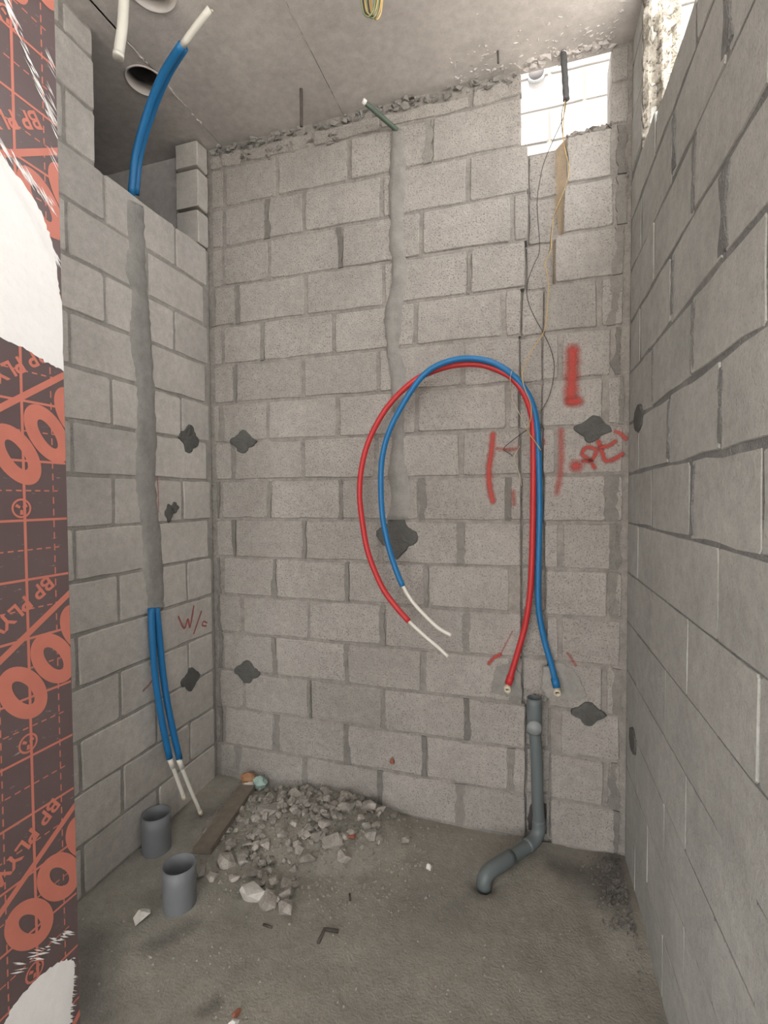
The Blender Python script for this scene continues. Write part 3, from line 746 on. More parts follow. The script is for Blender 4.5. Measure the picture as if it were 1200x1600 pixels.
for hx, hy, hr in HOLES:
    sl = tube_obj('pipe_sleeve', [(hx, hy, CEIL-0.004), (hx, hy, CEIL+0.03), (hx, hy, CEIL+0.055)], hr-0.0005, M['pvc_rim'], ceiling, seg=32, n=1, hollow=0.006, label='pale plastic sleeve cast into the slab')
    tube_obj('shaded_bore', [(hx, hy, CEIL+0.056), (hx, hy, CEIL+0.15), (hx, hy, CEIL+0.298)], hr-0.0005, M['void'], sl, seg=32, n=1, hollow=0.006)  # inner sleeve coloured dark to stand in for the shade up the hole
    tube_obj('shaded_bore', [(hx, hy, CEIL+0.285), (hx, hy, CEIL+0.299)], hr-0.007, M['void'], sl, seg=32, n=1)
# ridge of cement fins along the first panel joint
bm = bmesh.new()
rr = random.Random(9)
for i in range(60):
    y = rr.uniform(-0.62, -0.12)
    hull(bm, (0.087 + rr.uniform(-.003, .003), y, CEIL - 0.001), (rr.uniform(.005, .013), rr.uniform(.012, .04), rr.uniform(.004, .012)), rr.random(), 8)
for i in range(26):
    y = rr.uniform(-0.9, -0.05)
    hull(bm, (0.7565, y, CEIL - 0.0005), (.003, rr.uniform(.02, .05), .004), rr.random(), 8)
mesh_obj('cement_fins', bm, M['pvc_rim'], ceiling, kind='stuff')
# rough honeycombed concrete near the back right corner
bm = bmesh.new()
for i in range(220):
    x, y = rr.uniform(1.28, 1.93), -abs(rr.gauss(0, 0.09)) - 0.0
    s = rr.uniform(.006, .024)
    hull(bm, (x, y, CEIL + 0.001), (s*1.3, s, s*0.55), rr.random(), 8)
mesh_obj('honeycomb_lumps', bm, M['slab'], ceiling, kind='stuff')

# ================================================================ FLOOR
bm = bmesh.new()
nx_, ny_ = 90, 110
X0, X1, Y0, Y1 = -0.02, WR+0.03, -3.0, 0.01
def floor_z(x, y):
    v = Vector((x*3.0, y*3.0, 0.3))
    return 0.010*noise.noise(v) + 0.004*noise.noise(v*4) - 0.004
def mound(x, y):
    """height of the rubble heap in the back left corner"""
    dx = (x - 0.66)/0.46; dy = (y + 0.16)/0.30
    a = max(0.0, 1 - (dx*dx + dy*dy))
    return 0.075*a**0.8
def ground_z(x, y):
    d = (x-1.44)**2 + (y+0.285)**2
    hole = -0.05*math.exp(-d/0.0018)
    rt = max(0, 1-((x-1.97)/0.16)**2-((y+0.22)/0.3)**2)*0.03
    lf = max(0, 1-((x-0.05)/0.3)**2-((y+0.05)/0.3)**2)*0.03
    return floor_z(x, y) + mound(x, y) + hole + rt + lf
G = [[bm.verts.new((X0+(X1-X0)*i/nx_, Y0+(Y1-Y0)*k/ny_, 0)) for i in range(nx_+1)] for k in range(ny_+1)]
for rw in G:
    for v in rw:
        v.co.z = ground_z(v.co.x, v.co.y) + 0.0015*noise.noise(Vector((v.co.x*40, v.co.y*40, 1)))
for k in range(ny_):
    for i in range(nx_):
        bm.faces.new((G[k][i], G[k][i+1], G[k+1][i+1], G[k+1][i]))
floor = mesh_obj('floor', bm, M['dirt'], smooth=True, kind='structure', label='dusty grey-brown concrete floor')

# ================================================================ OUTSIDE AND THE SHAFT
bm = bmesh.new()
box(bm, (-1.5, 0.0, -0.12), (-0.2, 0.16, CEIL+0.02))
mesh_obj('wall_shaft_end', bm, M['slab'], kind='structure')
bm = bmesh.new()
box(bm, (-1.5, -2.5, -0.12), (-1.36, 0.0, CEIL+0.02))
mesh_obj('wall_shaft_side', bm, M['slab'], kind='structure')
bm = bmesh.new()
box(bm, (-1.36, -2.5, -0.12), (LT, -2.36, CEIL+0.02))
mesh_obj('wall_shaft_front', bm, M['slab'], kind='structure')
bm = bmesh.new()
OY = 1.05
box(bm, (0.2, OY, 1.8), (3.6, OY+0.15, 4.6))
wall_outer = mesh_obj('wall_outer', bm, M['outer_joint'], kind='structure', label='pale block wall of the next building in daylight')
def fr_out(u, d, z): return (u, OY-d, z)
for k in range(14):
    z0 = 1.896 + 0.2*k
    for j in range(9):
        u0 = 0.105 + 0.4*j + (0.0 if k % 2 else 0.2)
        a, b_ = max(u0, 0.2), min(u0+0.388, 3.6)
        block(wall_outer, fr_out, a, b_, z0, z0+0.188, M['outer'], d=0.006)
bm = bmesh.new()
box(bm, (WR+0.35, -9.0, 2.1), (11.0, 0.8, 2.25))  # added and unseen: bounces sunlight up to the ceiling and left wall
mesh_obj('bounce_slab', bm, M['bounce_slab'], kind='structure', label='unseen pale slab added beyond the right wall to bounce sunlight in')
bm = bmesh.new()
box(bm, (-20, -20, -0.4), (22, 22, -0.13))
mesh_obj('ground', bm, M['ground'], kind='structure', label='bare ground around the building')

# ================================================================ PLYWOOD PANEL with orange print
PX, PY1, PY0, PZ1 = 0.41, -1.181, -2.401, 3.05
ply = thing('plywood_panel', (PX-0.009, (PY0+PY1)/2, 0.0), 'dark brown film-faced plywood sheet with orange grid print and white plaster smears', 'plywood')
bm = bmesh.new()
box(bm, (PX-0.018, PY0, 0.004), (PX, PY1, PZ1))
o = mesh_obj('board', bm, [M['film'], M['ply_edge']], ply)
for p in o.data.polygons:
    if abs(p.normal.x) < 0.5: p.material_index = 1
def fr_ply(y, d, z): return (PX + d, y, z)
def flat(bm, pts, d=0.0006):
    v = [bm.verts.new(fr_ply(y, d, z)) for y, z in pts]
    f = bm.faces.new(v)
    return f
def flip_x(bm):
    for f in bm.faces:
        f.normal_update()
        if f.normal.x < 0: f.normal_flip()
# grid lines, one part per kind
VL = [-1.297 - 0.15*k for k in range(8)]
VD = [-1.220 - 0.15*k for k in range(8)]
HL_ = [0.112 + 0.1495*k for k in range(20)]
for y in VL:
    bm = bmesh.new(); flat(bm, [(y-.0035, .006), (y+.0035, .006), (y+.0035, PZ1), (y-.0035, PZ1)]); flip_x(bm)
    mesh_obj('grid_line', bm, M['orange'], ply)
for z in HL_:
    bm = bmesh.new(); flat(bm, [(PY0, z-.003), (PY1-.002, z-.003), (PY1-.002, z+.003), (PY0, z+.003)], 0.0007); flip_x(bm)
    mesh_obj('grid_line', bm, M['orange'], ply)
for y in VD:
    bm = bmesh.new()
    z = 0.01
    while z < PZ1-.03:
        flat(bm, [(y-.0017, z), (y+.0017, z), (y+.0017, z+.018), (y-.0017, z+.018)], 0.0005); z += 0.031
    flip_x(bm); mesh_obj('dashed_line', bm, M['orange'], ply)
for z in HL_:
    bm = bmesh.new()
    y = PY0 + .004; zz = z + 0.0748
    while y < PY1-.02:
        flat(bm, [(y, zz-.0017), (y+.014, zz-.0017), (y+.014, zz+.0017), (y, zz+.0017)], 0.0005); y += 0.024
    flip_x(bm); mesh_obj('dashed_line', bm, M['orange'], ply)
# diagonal bars, lettering and big noughts, repeating up the sheet
ANG = math.atan2(0.124, 0.179)
ca, sa = math.cos(ANG), math.sin(ANG)
def clip_poly(pts):
    def clip(pts, axis, lim, keep_less):
        out = []
        for i in range(len(pts)):
            a, b_ = pts[i], pts[(i+1) % len(pts)]
            ia = a[axis] <= lim if keep_less else a[axis] >= lim
            ib = b_[axis] <= lim if keep_less else b_[axis] >= lim
            if ia: out.append(a)
            if ia != ib:
                t = (lim-a[axis])/(b_[axis]-a[axis])
                out.append((a[0]+(b_[0]-a[0])*t, a[1]+(b_[1]-a[1])*t))
        return out
    for ax, lim, kl in ((0, PY1-.001, True), (0, PY0, False), (1, PZ1, True), (1, .006, False)):
        pts = clip(pts, ax, lim, kl)
        if len(pts) < 3: return []
    return pts
def along(y0, z0, s, t):   # s along the bar (up to the right), t across it (up to the left)
    return (y0 + s*ca - t*sa, z0 + s*sa + t*ca)
def nought(y0, z0, s, t):
    bm = bmesh.new()
    n = 40
    for k in range(n):
        q = []
        for a, (ra, rb) in ((2*PI*k/n, (.050, .082)), (2*PI*(k+1)/n, (.050, .082)), (2*PI*(k+1)/n, (.0165, .042)), (2*PI*k/n, (.0165, .042))):
            q.append(along(y0, z0, s + ra*math.cos(a), t + rb*math.sin(a)))
        q = clip_poly(q)
        if len(q) >= 3: flat(bm, q, 0.0010)
    flip_x(bm)
    if len(bm.faces): mesh_obj('printed_nought', bm, M['orange'], ply)
    else: bm.free()
def lettering(txt, y0, z0, s, t, size):
    cu = bpy.data.curves.new('print', 'FONT')
    cu.body = txt; cu.size = size; cu.space_character = 1.0; cu.offset = 0.0012
    tmp = bpy.data.objects.new('print', cu)
    COL.objects.link(tmp)
    dg = bpy.context.evaluated_depsgraph_get()
    me = bpy.data.meshes.new_from_object(tmp.evaluated_get(dg))
    COL.objects.unlink(tmp); bpy.data.objects.remove(tmp)
    bm = bmesh.new(); bm.from_mesh(me); bpy.data.meshes.remove(me)
    for v in bm.verts:      # turned half round: reads from right to left, upside down
        y, z = along(y0, z0, s - v.co.x, t - v.co.y)
        v.co = fr_ply(y, 0.0009, z)
    for e in ('y',):
        dele = [v for v in bm.verts if v.co.y > PY1-.001 or v.co.y < PY0]
        if dele: bmesh.ops.delete(bm, geom=dele, context='VERTS')
    flip_x(bm)
    mesh_obj('lettering', bm, M['orange'], ply, label='orange upside-down lettering')
for k in range(-2, 6):
    z0 = 1.248 + 0.5930*(k-1); y0 = -1.187
    pts = clip_poly([along(y0, z0, s, t) for s, t in ((-1.6, -.008), (.1, -.008), (.1, .008), (-1.6, .008))])
    if len(pts) >= 3:
        bm = bmesh.new(); flat(bm, pts, 0.0008); flip_x(bm)
        mesh_obj('diagonal_bar', bm, M['orange'], ply)
    if -0.2 < z0 < 3.2:
        for j in range(4):
            lettering('BP PLYWOOD', y0, z0, -0.008 - 0.40*j, 0.084, 0.054)
        for j in (-1, 0, 1, 7, 8, 9):
            if z0 > 0.2: nought(y0, z0, -0.128 - 0.102*j, -0.107 - 0.003*j)
        # ring mark on the grid crossing
        bm = bmesh.new()
        cy, cz = -1.305, z0 + 0.240
        if cz < PZ1 - .05:
            for q in range(28):
                a0, a1 = 2*PI*q/28, 2*PI*(q+1)/28
                flat(bm, [(cy+.0245*math.cos(a), cz+.0245*math.sin(a)) if o_ else (cy+.0195*math.cos(a), cz+.0195*math.sin(a)) for a, o_ in ((a0,1),(a1,1),(a1,0),(a0,0))], .001)
            for a in (0.5, 2.6, 4.7):
                c_, s_ = math.cos(a), math.sin(a)
                flat(bm, [(cy+c_*.004-s_*.003, cz+s_*.004+c_*.003), (cy+c_*.004+s_*.003, cz+s_*.004-c_*.003), (cy+c_*.016+s_*.004, cz+s_*.016-c_*.004), (cy+c_*.016-s_*.004, cz+s_*.016+c_*.004)], .001)
            flip_x(bm); mesh_obj('ring_mark', bm, M['orange'], ply)
        else: bm.free()
# white plaster swept across the film with a trowel
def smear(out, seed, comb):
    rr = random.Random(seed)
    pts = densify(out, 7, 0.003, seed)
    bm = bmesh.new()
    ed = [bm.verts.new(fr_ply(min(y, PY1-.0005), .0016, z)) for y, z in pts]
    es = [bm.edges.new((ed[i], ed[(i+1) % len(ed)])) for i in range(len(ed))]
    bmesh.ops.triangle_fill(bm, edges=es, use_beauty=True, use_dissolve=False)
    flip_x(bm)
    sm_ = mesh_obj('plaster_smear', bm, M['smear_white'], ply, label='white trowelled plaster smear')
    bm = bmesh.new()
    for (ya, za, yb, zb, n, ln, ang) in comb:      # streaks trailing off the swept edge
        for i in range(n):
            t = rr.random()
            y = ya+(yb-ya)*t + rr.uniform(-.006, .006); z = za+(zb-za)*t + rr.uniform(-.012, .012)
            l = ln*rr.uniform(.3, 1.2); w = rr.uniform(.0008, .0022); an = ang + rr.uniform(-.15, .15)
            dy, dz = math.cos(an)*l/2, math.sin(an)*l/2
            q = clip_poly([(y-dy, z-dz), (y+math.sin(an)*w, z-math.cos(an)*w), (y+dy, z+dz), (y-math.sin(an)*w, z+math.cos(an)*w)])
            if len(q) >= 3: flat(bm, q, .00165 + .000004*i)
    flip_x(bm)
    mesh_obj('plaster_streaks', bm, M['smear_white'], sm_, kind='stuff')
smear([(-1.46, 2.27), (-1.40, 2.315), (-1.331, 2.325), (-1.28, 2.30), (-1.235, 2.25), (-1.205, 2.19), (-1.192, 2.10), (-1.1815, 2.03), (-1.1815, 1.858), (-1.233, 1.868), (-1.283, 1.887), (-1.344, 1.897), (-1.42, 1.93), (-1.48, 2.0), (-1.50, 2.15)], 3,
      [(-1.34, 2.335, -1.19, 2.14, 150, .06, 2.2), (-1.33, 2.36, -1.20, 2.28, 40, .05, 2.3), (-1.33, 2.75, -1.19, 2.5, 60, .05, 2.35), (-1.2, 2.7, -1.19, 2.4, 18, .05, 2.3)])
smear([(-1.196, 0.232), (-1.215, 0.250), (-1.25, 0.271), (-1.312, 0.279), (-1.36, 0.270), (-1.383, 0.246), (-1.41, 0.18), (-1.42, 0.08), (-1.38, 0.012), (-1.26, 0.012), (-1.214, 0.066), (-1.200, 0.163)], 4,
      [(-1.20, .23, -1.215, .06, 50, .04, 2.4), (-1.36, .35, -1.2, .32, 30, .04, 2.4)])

# ================================================================ SUPPLY PIPES
def supply(name, sleeve, inner, col, label, elbow):
    root = thing(name, sleeve[0], label, 'pipe')
    tube_obj('sleeve', sleeve, 0.0125, M[col], root, seg=14, n=5)
    tube_obj('inner_pipe', inner, 0.0082, M['pex'], root, seg=10, n=5, hollow=0.002, label='white inner pipe end')
    p = Vector(sleeve[0]); q = Vector(sleeve[1]); dr = (p-q).normalized()
    tube_obj('collar', [p - dr*0.004, p - dr*0.04], 0.0158, M[col], root, seg=14, n=1)
    e = p + dr*0.006
    fit = tube_obj('outlet_fitting', [e + Vector((0, 0.03, 0.002)), e + Vector((0, -0.004, -0.002)), e + Vector((0, -0.028, -0.008))], 0.0150, M['brass'], root, seg=10, n=2, hollow=0.006)
    tube_obj('bore', [e + Vector((0, 0.0, 0)), e + Vector((0, -0.018, -0.006))], 0.0088, M['bore'], fit, seg=10, n=1)
    tube_obj('lug', [e + Vector((-0.016, -0.012, 0.0)), e + Vector((-0.004, -0.012, -0.002))], 0.005, M['brass'], fit, seg=6, n=1)
    tube_obj('lug', [e + Vector((0.004, -0.014, -0.010)), e + Vector((0.002, -0.016, -0.026))], 0.006, M['brass'], fit, seg=6, n=1)
    return root
supply('hot_water_pipe', RED, RED_W, 'red', 'red sleeved water pipe looping up the back wall, white end bare', -1)
supply('cold_water_pipe', BLUE, BLUE_W, 'blue', 'long blue sleeved water pipe looping beside the red one on the back wall', 1)

def pair_pipe(name, sleeve, inner, label):
    root = thing(name, sleeve[0], label, 'pipe')
    tube_obj('sleeve', sleeve, 0.0140, M['blue'], root, seg=12, n=5)
    d_ = (Vector(inner[-1]) - Vector(inner[0])).normalized()
    tube_obj('inner_pipe', inner, 0.0085, M['pex'], root, seg=10, n=4, hollow=0.002, label='white inner pipe end')
    p = Vector(inner[0])
    tube_obj('tape_collar', [p - d_*0.004, p + d_*0.05], 0.0118, M['pex'], root, seg=10, n=1)
    e = Vector(inner[-1])
    tube_obj('end_cap', [e - d_*0.02, e + d_*0.005], 0.0100, M['brass'], root, seg=8, n=1)
    return root
pair_pipe('cistern_pipe', BLUELO, WLO, 'blue pipe low on the left wall with the shorter white end')
BLUELO2 = [(x, y + 0.006, z) for x, y, z in BLUELO2]
pair_pipe('cistern_pipe', BLUELO2, WLO2, 'blue pipe low on the left wall with the longer white end near the floor')
root = thing('riser_pipe', BLUEHI[0], 'blue pipe rising from the left wall opening to the slab, thick white end', 'pipe')
tube_obj('sleeve', BLUEHI, 0.0140, M['blue'], root, seg=12, n=6)
tube_obj('inner_pipe', WHI, 0.0120, M['pex'], root, seg=12, n=3, label='white bare end')
e = Vector(WHI[-1]); bm = bmesh.new()
for i in range(5):
    hull(bm, e + Vector((rnd.uniform(-.008, .008), rnd.uniform(-.006, .006), rnd.uniform(-.01, .006))), (.018, .016, .018), i, 10)
mesh_obj('torn_tape', bm, M['brass'], root, label='torn yellowish tape')
o = tube_obj('riser_pipe', BLUEHI2, 0.0140, M['blue'], None, seg=12, n=6)
tag(o, 'second blue pipe pressed behind the riser from the left wall opening', 'pipe')
root = thing('sleeve_pipe', WHITEP[-1], 'white plastic pipe hanging from the slab beside the plywood', 'pipe')
top = Vector(WHITEP[0]); top.z = CEIL + 0.02
tube_obj('tube', [top] + WHITEP[1:], 0.0165, M['pex'], root, seg=14, n=4)
e = Vector(WHITEP[-1])
tube_obj('end_cap', [e + Vector((.001, 0, .01)), e + Vector((-.001, 0, -.006))], 0.0178, M['pex'], root, seg=14, n=1)

# ================================================================ DRAIN
root = thing('basin_drain', DRAIN[0], 'grey plastic drain pipe down the chase and across the floor', 'drain pipe')
p0 = Vector(DRAIN[0]); p1 = Vector(DRAIN[1])
tube_obj('socket', [p0, (p0+p1)/2, p1 + Vector((0, 0, -0.035))], 0.0310, M['pvc'], root, seg=20, n=2, hollow=0.004, label='open socket end')
tube_obj('bore', [p0 + Vector((0, 0, -0.03)), p0 + Vector((0, 0, -0.034))], 0.027, M['void'], root, seg=18, n=1)
tube_obj('access_plug', [p1, p1 + Vector((0, -0.030, 0.0)), p1 + Vector((0, -0.038, 0.0))], 0.0295, M['pvc_cap'], root, seg=20, n=1, label='round grey plug on the tee')
D4, D5 = Vector(DRAIN[4]), Vector(DRAIN[6])
bz_ = Vector((1.645, -0.030, 0.055))
run = [p1 + Vector((0, 0, -0.02)), Vector(DRAIN[2]), Vector(DRAIN[3]), Vector((1.646, -0.030, 0.12)), Vector((1.646, -0.034, 0.075)), Vector((1.630, -0.056, 0.045)), Vector((1.60, -0.095, 0.036)), Vector((1.54, -0.170, 0.034)), Vector((1.475, -0.250, 0.030)), Vector((1.447, -0.285, 0.016)), Vector((1.441, -0.293, -0.03)), Vector((1.441, -0.294, -0.07))]
tube_obj('pipe', run, 0.0250, M['pvc'], root, seg=18, n=4)
tube_obj('bend', run[3:7], 0.0285, M['pvc'], root, seg=18, n=5)
tube_obj('bend', run[7:11], 0.0285, M['pvc'], root, seg=18, n=5)
# ragged hole where the drain bends, its shade painted as a dark patch
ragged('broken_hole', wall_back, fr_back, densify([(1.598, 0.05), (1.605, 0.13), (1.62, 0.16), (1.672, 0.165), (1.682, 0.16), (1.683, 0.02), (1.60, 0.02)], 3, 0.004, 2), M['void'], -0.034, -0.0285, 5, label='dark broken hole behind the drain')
# upright stubs near the left wall
for (x, y, zt), lab in zip([(0.066, -0.512, 0.150), (0.367, -0.727, 0.150)], ['grey soil pipe stub standing against the left wall', 'grey soil pipe stub nearer the plywood, away from the wall']):
    root = thing('soil_stub', (x, y, 0), lab, 'pipe stub', 'soil pipe stubs')
    tube_obj('pipe', [(x, y, -0.06), (x, y, 0.05), (x, y, zt)], 0.059, M['pvc_light'], root, seg=32, n=2, hollow=0.004)
    tube_obj('bore', [(x, y, 0.012), (x, y, 0.016)], 0.054, M['void'], root, seg=24, n=1, label='dark disc inside')  # dark disc closing the stub near floor level

# ================================================================ WIRES, CONDUITS, BARS
o = tube_obj('electric_conduit', [(1.729, -0.03, CEIL+0.01)] + CONDUIT[1:], 0.0125, M['conduit'], None, seg=12, n=5, rfun=lambda t: 0.0125 + 0.001*math.sin(t*40))
tag(o, 'short dark conduit hanging in the bright opening under the slab', 'conduit')
for pts, r, mt, lab in ((W1, .0016, 'wire_black', 'thin black wire from the hanging conduit, shortest of the bundle'),
                        (W2, .0020, 'wire_yellow', 'thin yellow wire dangling from the conduit across the pipe loop'),
                        (W3, .0016, 'wire_black', 'thin dark wire swinging out either side of the right chase'),
                        (W4, .0016, 'wire_pale', 'pale wire hooked over the pipe loop'),
                        (W5, .0018, 'wire_black', 'black wire end bent back beside the red cross stroke'),
                        (W6, .0020, 'wire_pale', 'frayed pale wire end at the edge of the chase')):
    tag(tube_obj('electric_wire', pts, r, M[mt], None, seg=6, n=6), lab, 'wire', 'loose wires by the chase')
root = thing('wall_conduit', GREEN[0], 'green conduit poking out of the back wall, white end', 'conduit')
tube_obj('tube', GREEN, 0.0105, M['green_conduit'], root, seg=12, n=3)
e = Vector(GREEN[-1]); d_ = (Vector(GREEN[-1]) - Vector(GREEN[1])).normalized()
tube_obj('end_plug', [e - d_*.004, e + d_*.012], 0.0116, M['white_stone'], root, seg=12, n=1, label='white plugged end')
o = tube_obj('steel_bar', [(0.634, -0.19, CEIL+0.01), (0.634, -0.188, 3.24), (0.632, -0.186, 3.155)], 0.0075, M['steel'], None, seg=8, n=3)
tag(o, 'dark steel bar hanging from the slab above the back wall', 'steel bar')
o = tube_obj('steel_bar', [(1.476, -0.115, CEIL+0.01), (1.478, -0.113, 3.265)], 0.004, M['steel'], None, seg=8, n=2)
tag(o, 'short thin rod under the slab left of the bright opening', 'steel bar')
root = thing('wire_coil', (1.10, -0.62, 3.13), 'looped bundle of green and yellow wires hanging from the slab', 'wire')
for i in range(7):
    cx, cy, zz = 1.102 + 0.004*i - .012, -0.60 + 0.003*i, 3.118 + 0.004*(i % 3)
    w = 0.030 - 0.0012*i
    pts = [(cx - w*0.55, cy, CEIL+0.01), (cx - w*0.95, cy, 3.24), (cx - w*0.7, cy, zz+.03), (cx - w*.25, cy, zz+.004), (cx + w*.2, cy, zz+.002), (cx + w*.7, cy, zz+.03), (cx + w*0.95, cy, 3.24), (cx + w*0.5, cy, CEIL+0.01)]
    tube_obj('strand', pts, 0.0028, M[('wire_green', 'wire_black', 'wire_yellow', 'wire_green', 'wire_black', 'wire_yellow', 'wire_yellow')[i]], root, seg=6, n=5)
# pipe mouth in the next building's wall, seen through the opening
hx, hz = 1.621, 4.105
pm = tube_obj('pipe_mouth', [(hx, OY+0.10, hz), (hx, OY-0.005, hz), (hx, OY-0.03, hz)], 0.050, M['pvc_cap'], wall_outer, seg=24, n=1, hollow=0.004, label='open pipe mouth in the outer wall')
tube_obj('dark_bore', [(hx, OY-0.020, hz), (hx, OY-0.027, hz)], 0.0455, M['void'], pm, seg=24, n=1)

# ================================================================ RUBBLE AND LITTER
GR = 'broken concrete lumps heaped in the back left corner'
def stone(x, y, sx, sy, sz, seed, mat='rubble', lift=0.0, name='rubble_lump'):
    bm = bmesh.new()
    hull(bm, (0, 0, 0), (sx, sy, sz), seed, 16)
    bmesh.ops.recalc_face_normals(bm, faces=bm.faces)
    o = mesh_obj(name, bm, M[mat])
    o.rotation_euler = (rnd.uniform(-.3, .3), rnd.uniform(-.3, .3), rnd.uniform(0, 6.28))
    o.location = (x, y, ground_z(x, y) + sz*0.25 + lift)
    return o
for i, (x, y, w, h) in enumerate(STONE):
    y = min(y, -0.035)
    s = max(w, h)
    o = stone(x, y, w*1.3, max(w, h)*1.25, min(w, h)*0.95, 500+i, 'pale_stone' if i == 20 else ('red_chip' if i == 31 else 'rubble'))
    if i == 20: tag(o, 'large pale flat chunk at the front of the rubble heap', 'rubble')
    elif i == 31: tag(o, 'small reddish chunk in the rubble heap', 'rubble')
    elif i == 23: tag(o, 'rounded lump beside the nearer soil pipe stub', 'rubble')
    else: tag(o, 'large grey broken concrete lump in the corner heap', 'rubble', GR)
rr = random.Random(77)
cnt = 0
while cnt < 215:
    x, y = rr.uniform(0.22, 1.15), rr.uniform(-0.62, -0.02)
    dens = mound(x, y) / 0.085
    if x < 0.75 and y < -0.2: dens = max(dens, 0.7 * max(0, 1 - abs((y + 0.42) + 0.55*(x-0.5))/0.14))
    if rr.random() > dens: continue
    s = rr.uniform(0.02, 0.046)
    tag(stone(x, y, s*1.2, s, s*.85, 2000+cnt, lift=s*0.12), 'small grey broken concrete lump in the corner heap', 'rubble', 'small concrete lumps in the back left corner'); cnt += 1
def gravel(name, n, fn, smin, smax, seed, label, mat):
    rr = random.Random(seed)
    bm = bmesh.new()
    k = 0
    while k < n:
        x, y = fn(rr)
        if x is None: continue
        s = rr.uniform(smin, smax)
        z = ground_z(x, y) + s*.25
        vs = [bm.verts.new((x+s*.5*a + rr.uniform(-.2, .2)*s, y+s*.5*b_ + rr.uniform(-.2, .2)*s, z+s*.4*c)) for a, b_, c in ((1,0,-.6),(-.5,.87,-.6),(-.5,-.87,-.6),(.3,.5,.9),(-.4,-.2,.8))]
        for f in ((0,2,1),(0,1,3),(1,2,4),(2,0,4),(0,3,4),(1,4,3)):
            bm.faces.new([vs[i] for i in f])
        k += 1
    o = mesh_obj(name, bm, M[mat], kind='stuff')
    return tag(o, label, 'gravel')
def f1(r_):
    x, y = r_.gauss(.62, .26), r_.gauss(-.24, .17)
    if not (0.16 < x < 1.25 and -0.75 < y < -0.01): return None, None
    return x, y
gravel('grit', 2600, f1, .004, .014, 1, 'fine concrete grit around the rubble heap', 'grit')
def f2(r_):
    y = -abs(r_.gauss(0.16, .14)); x = 1.965 - abs(r_.gauss(0, .055))
    if not (-0.6 < y < -0.01): return None, None
    return x, y
gravel('gravel', 520, f2, .006, .017, 2, 'dark loose gravel along the foot of the right wall', 'smear')
def f3(r_):
    x, y = r_.uniform(0.05, 1.9), r_.uniform(-1.1, -.05)
    return x, y
gravel('floor_crumbs', 420, f3, .003, .009, 3, 'scattered pale crumbs over the floor', 'rubble')

ms = MISC
def put(name, key, size, mat, label, cat, seed, lift=0.0):
    x, y = ms[key]
    return tag(stone(x, y, *size, seed, mat, lift, name), label, cat)
put('pebble', 'pebble', (.030, .026, .034), 'white_stone', 'small white pebble alone in the middle of the floor', 'stone', 61)
put('stone_flake', 'pale', (.065, .075, .055), 'pale_stone', 'pale pointed stone flake between the stubs and the plywood', 'stone', 62)
put('brick_chip', 'brick', (.040, .034, .022), 'red_chip', 'red-brown chip at the near edge of the floor', 'stone', 63)
put('plaster_chip', 'white', (.045, .034, .020), 'white_stone', 'white chip in front of the red-brown chip', 'stone', 64)
# crumpled wrapper in the corner
x, y = 0.225, -0.05
root = thing('crumpled_wrapper', (x, y, 0.03), 'crumpled brown and white wrapper in the back left corner', 'litter')
for k, (dx, dz, sx, mt, nm) in enumerate(((-.004, .045, .085, 'wrap_brown', 'brown_side'), (.004, .012, .08, 'wrap_white', 'white_side'))):
    bm = bmesh.new()
    bmesh.ops.create_icosphere(bm, subdivisions=2, radius=1)
    for v in bm.verts:
        q = v.co.normalized()
        f = 1 + 0.5*noise.noise(q*2.3 + Vector((k*3, 0, 0)))
        v.co = Vector((x+dx + q.x*f*sx*.5, y + q.y*f*.03, .03 + dz + q.z*f*.024))
    mesh_obj(nm, bm, M[mt], root)
x, y = 0.295, -0.055
bm = bmesh.new()
bmesh.ops.create_icosphere(bm, subdivisions=2, radius=1)
for v in bm.verts:
    q = v.co.normalized(); f = 1 + 0.55*noise.noise(q*2.6)
    v.co = Vector((x + q.x*f*.034, y + q.y*f*.03, .065 + q.z*f*.032))
tag(center(mesh_obj('plastic_scrap', bm, M['wrap_green'])), 'crumpled pale green scrap beside the brown wrapper', 'litter')
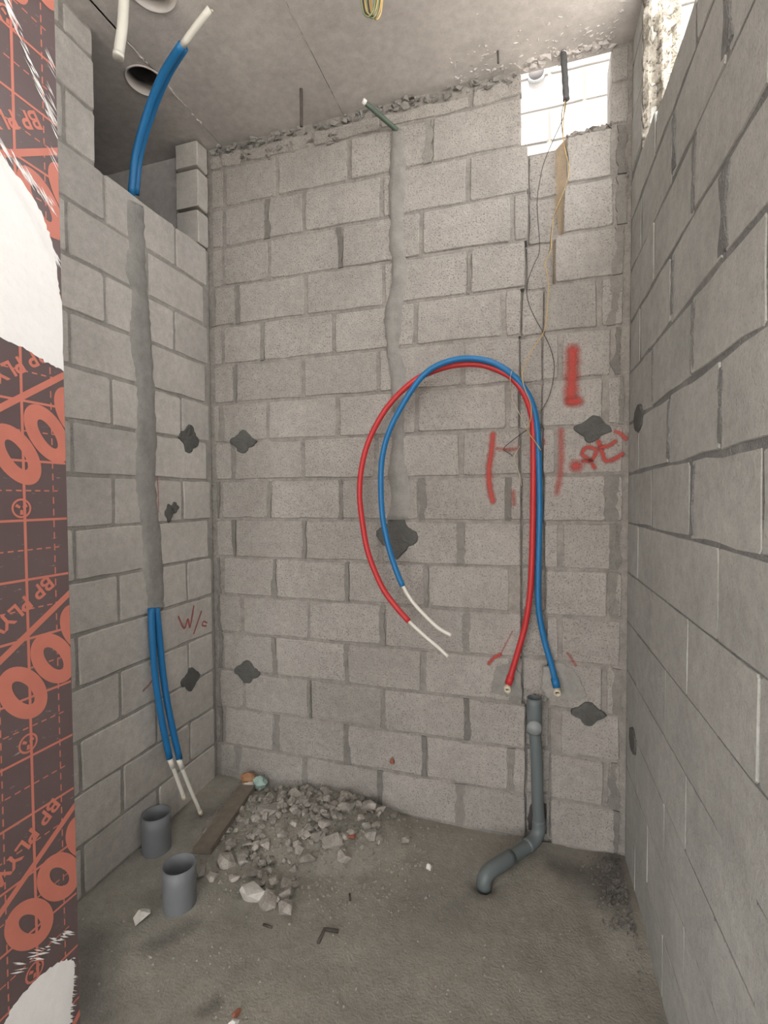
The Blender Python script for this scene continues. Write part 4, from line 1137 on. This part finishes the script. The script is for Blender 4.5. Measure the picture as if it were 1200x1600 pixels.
# plank lying in front of the heap
a, b_ = Vector((0.285, -0.085, 0)), Vector((0.325, -0.49, 0))
dr = (b_-a).normalized(); nn = Vector((dr.y, -dr.x, 0))
bm = bmesh.new()
vs = []
for s, z in ((0, 0.054), (1, 0.020)):
    p = a + (b_-a)*s
    for q, w in ((-.0, 0), (1, 0)):
        for dz in (-.012, .012):
            pp = p + nn*(0.085*q)
            vs.append(bm.verts.new((pp.x, pp.y, z + dz - 0.012*q)))
for f in ((0,1,3,2),(4,6,7,5),(0,4,5,1),(2,3,7,6),(1,5,7,3),(0,2,6,4)):
    bm.faces.new([vs[i] for i in f])
bmesh.ops.recalc_face_normals(bm, faces=bm.faces)
tag(center(mesh_obj('wooden_plank', bm, M['wood'])), 'dirty wooden plank lying at the left edge of the rubble heap', 'plank')
def lie(name, keys, r, mat, label, cat):
    pts = [(*ms[k], ground_z(*ms[k]) + r*0.8) for k in keys]
    return tag(center(tube_obj(name, pts, r, M[mat], None, seg=6, n=1)), label, cat)
lie('bent_bar', ('b1', 'b2', 'b3'), .0065, 'steel', 'bent dark bar lying on the open floor', 'steel bar')
lie('twig', ('s1', 's2'), .004, 'steel', 'short dark stick left of the bent bar', 'stick')
lie('nail', ('t1', 't2'), .004, 'steel', 'short dark nail on the floor behind the bent bar', 'nail')
o = stone(0.93, -0.012, .03, .02, .045, 91, 'red_chip')
o.location = (0.985, -0.012, 0.262)
tag(o, 'small brown lump stuck on the back wall above the rubble heap', 'stone')

# damp, dirty patches trodden into the floor
def fr_floor(u, d, z): return (u, z, ground_z(u, z) + d)
for pts, w in (([(0.20, -0.95), (0.30, -1.05), (0.42, -1.12)], .22), ([(0.47, -0.80), (0.43, -0.86), (0.40, -0.90)], .10),
               ([(0.72, -0.99), (0.70, -1.03)], .07), ([(1.72, -0.12), (1.86, -0.16), (1.90, -0.26)], .16), ([(0.13, -0.28), (0.20, -0.20), (0.20, -0.12)], .16)):
    o = stroke(floor, fr_floor, pts, w, M['stain'], d=0.0035)
    o.name = 'damp_stain'
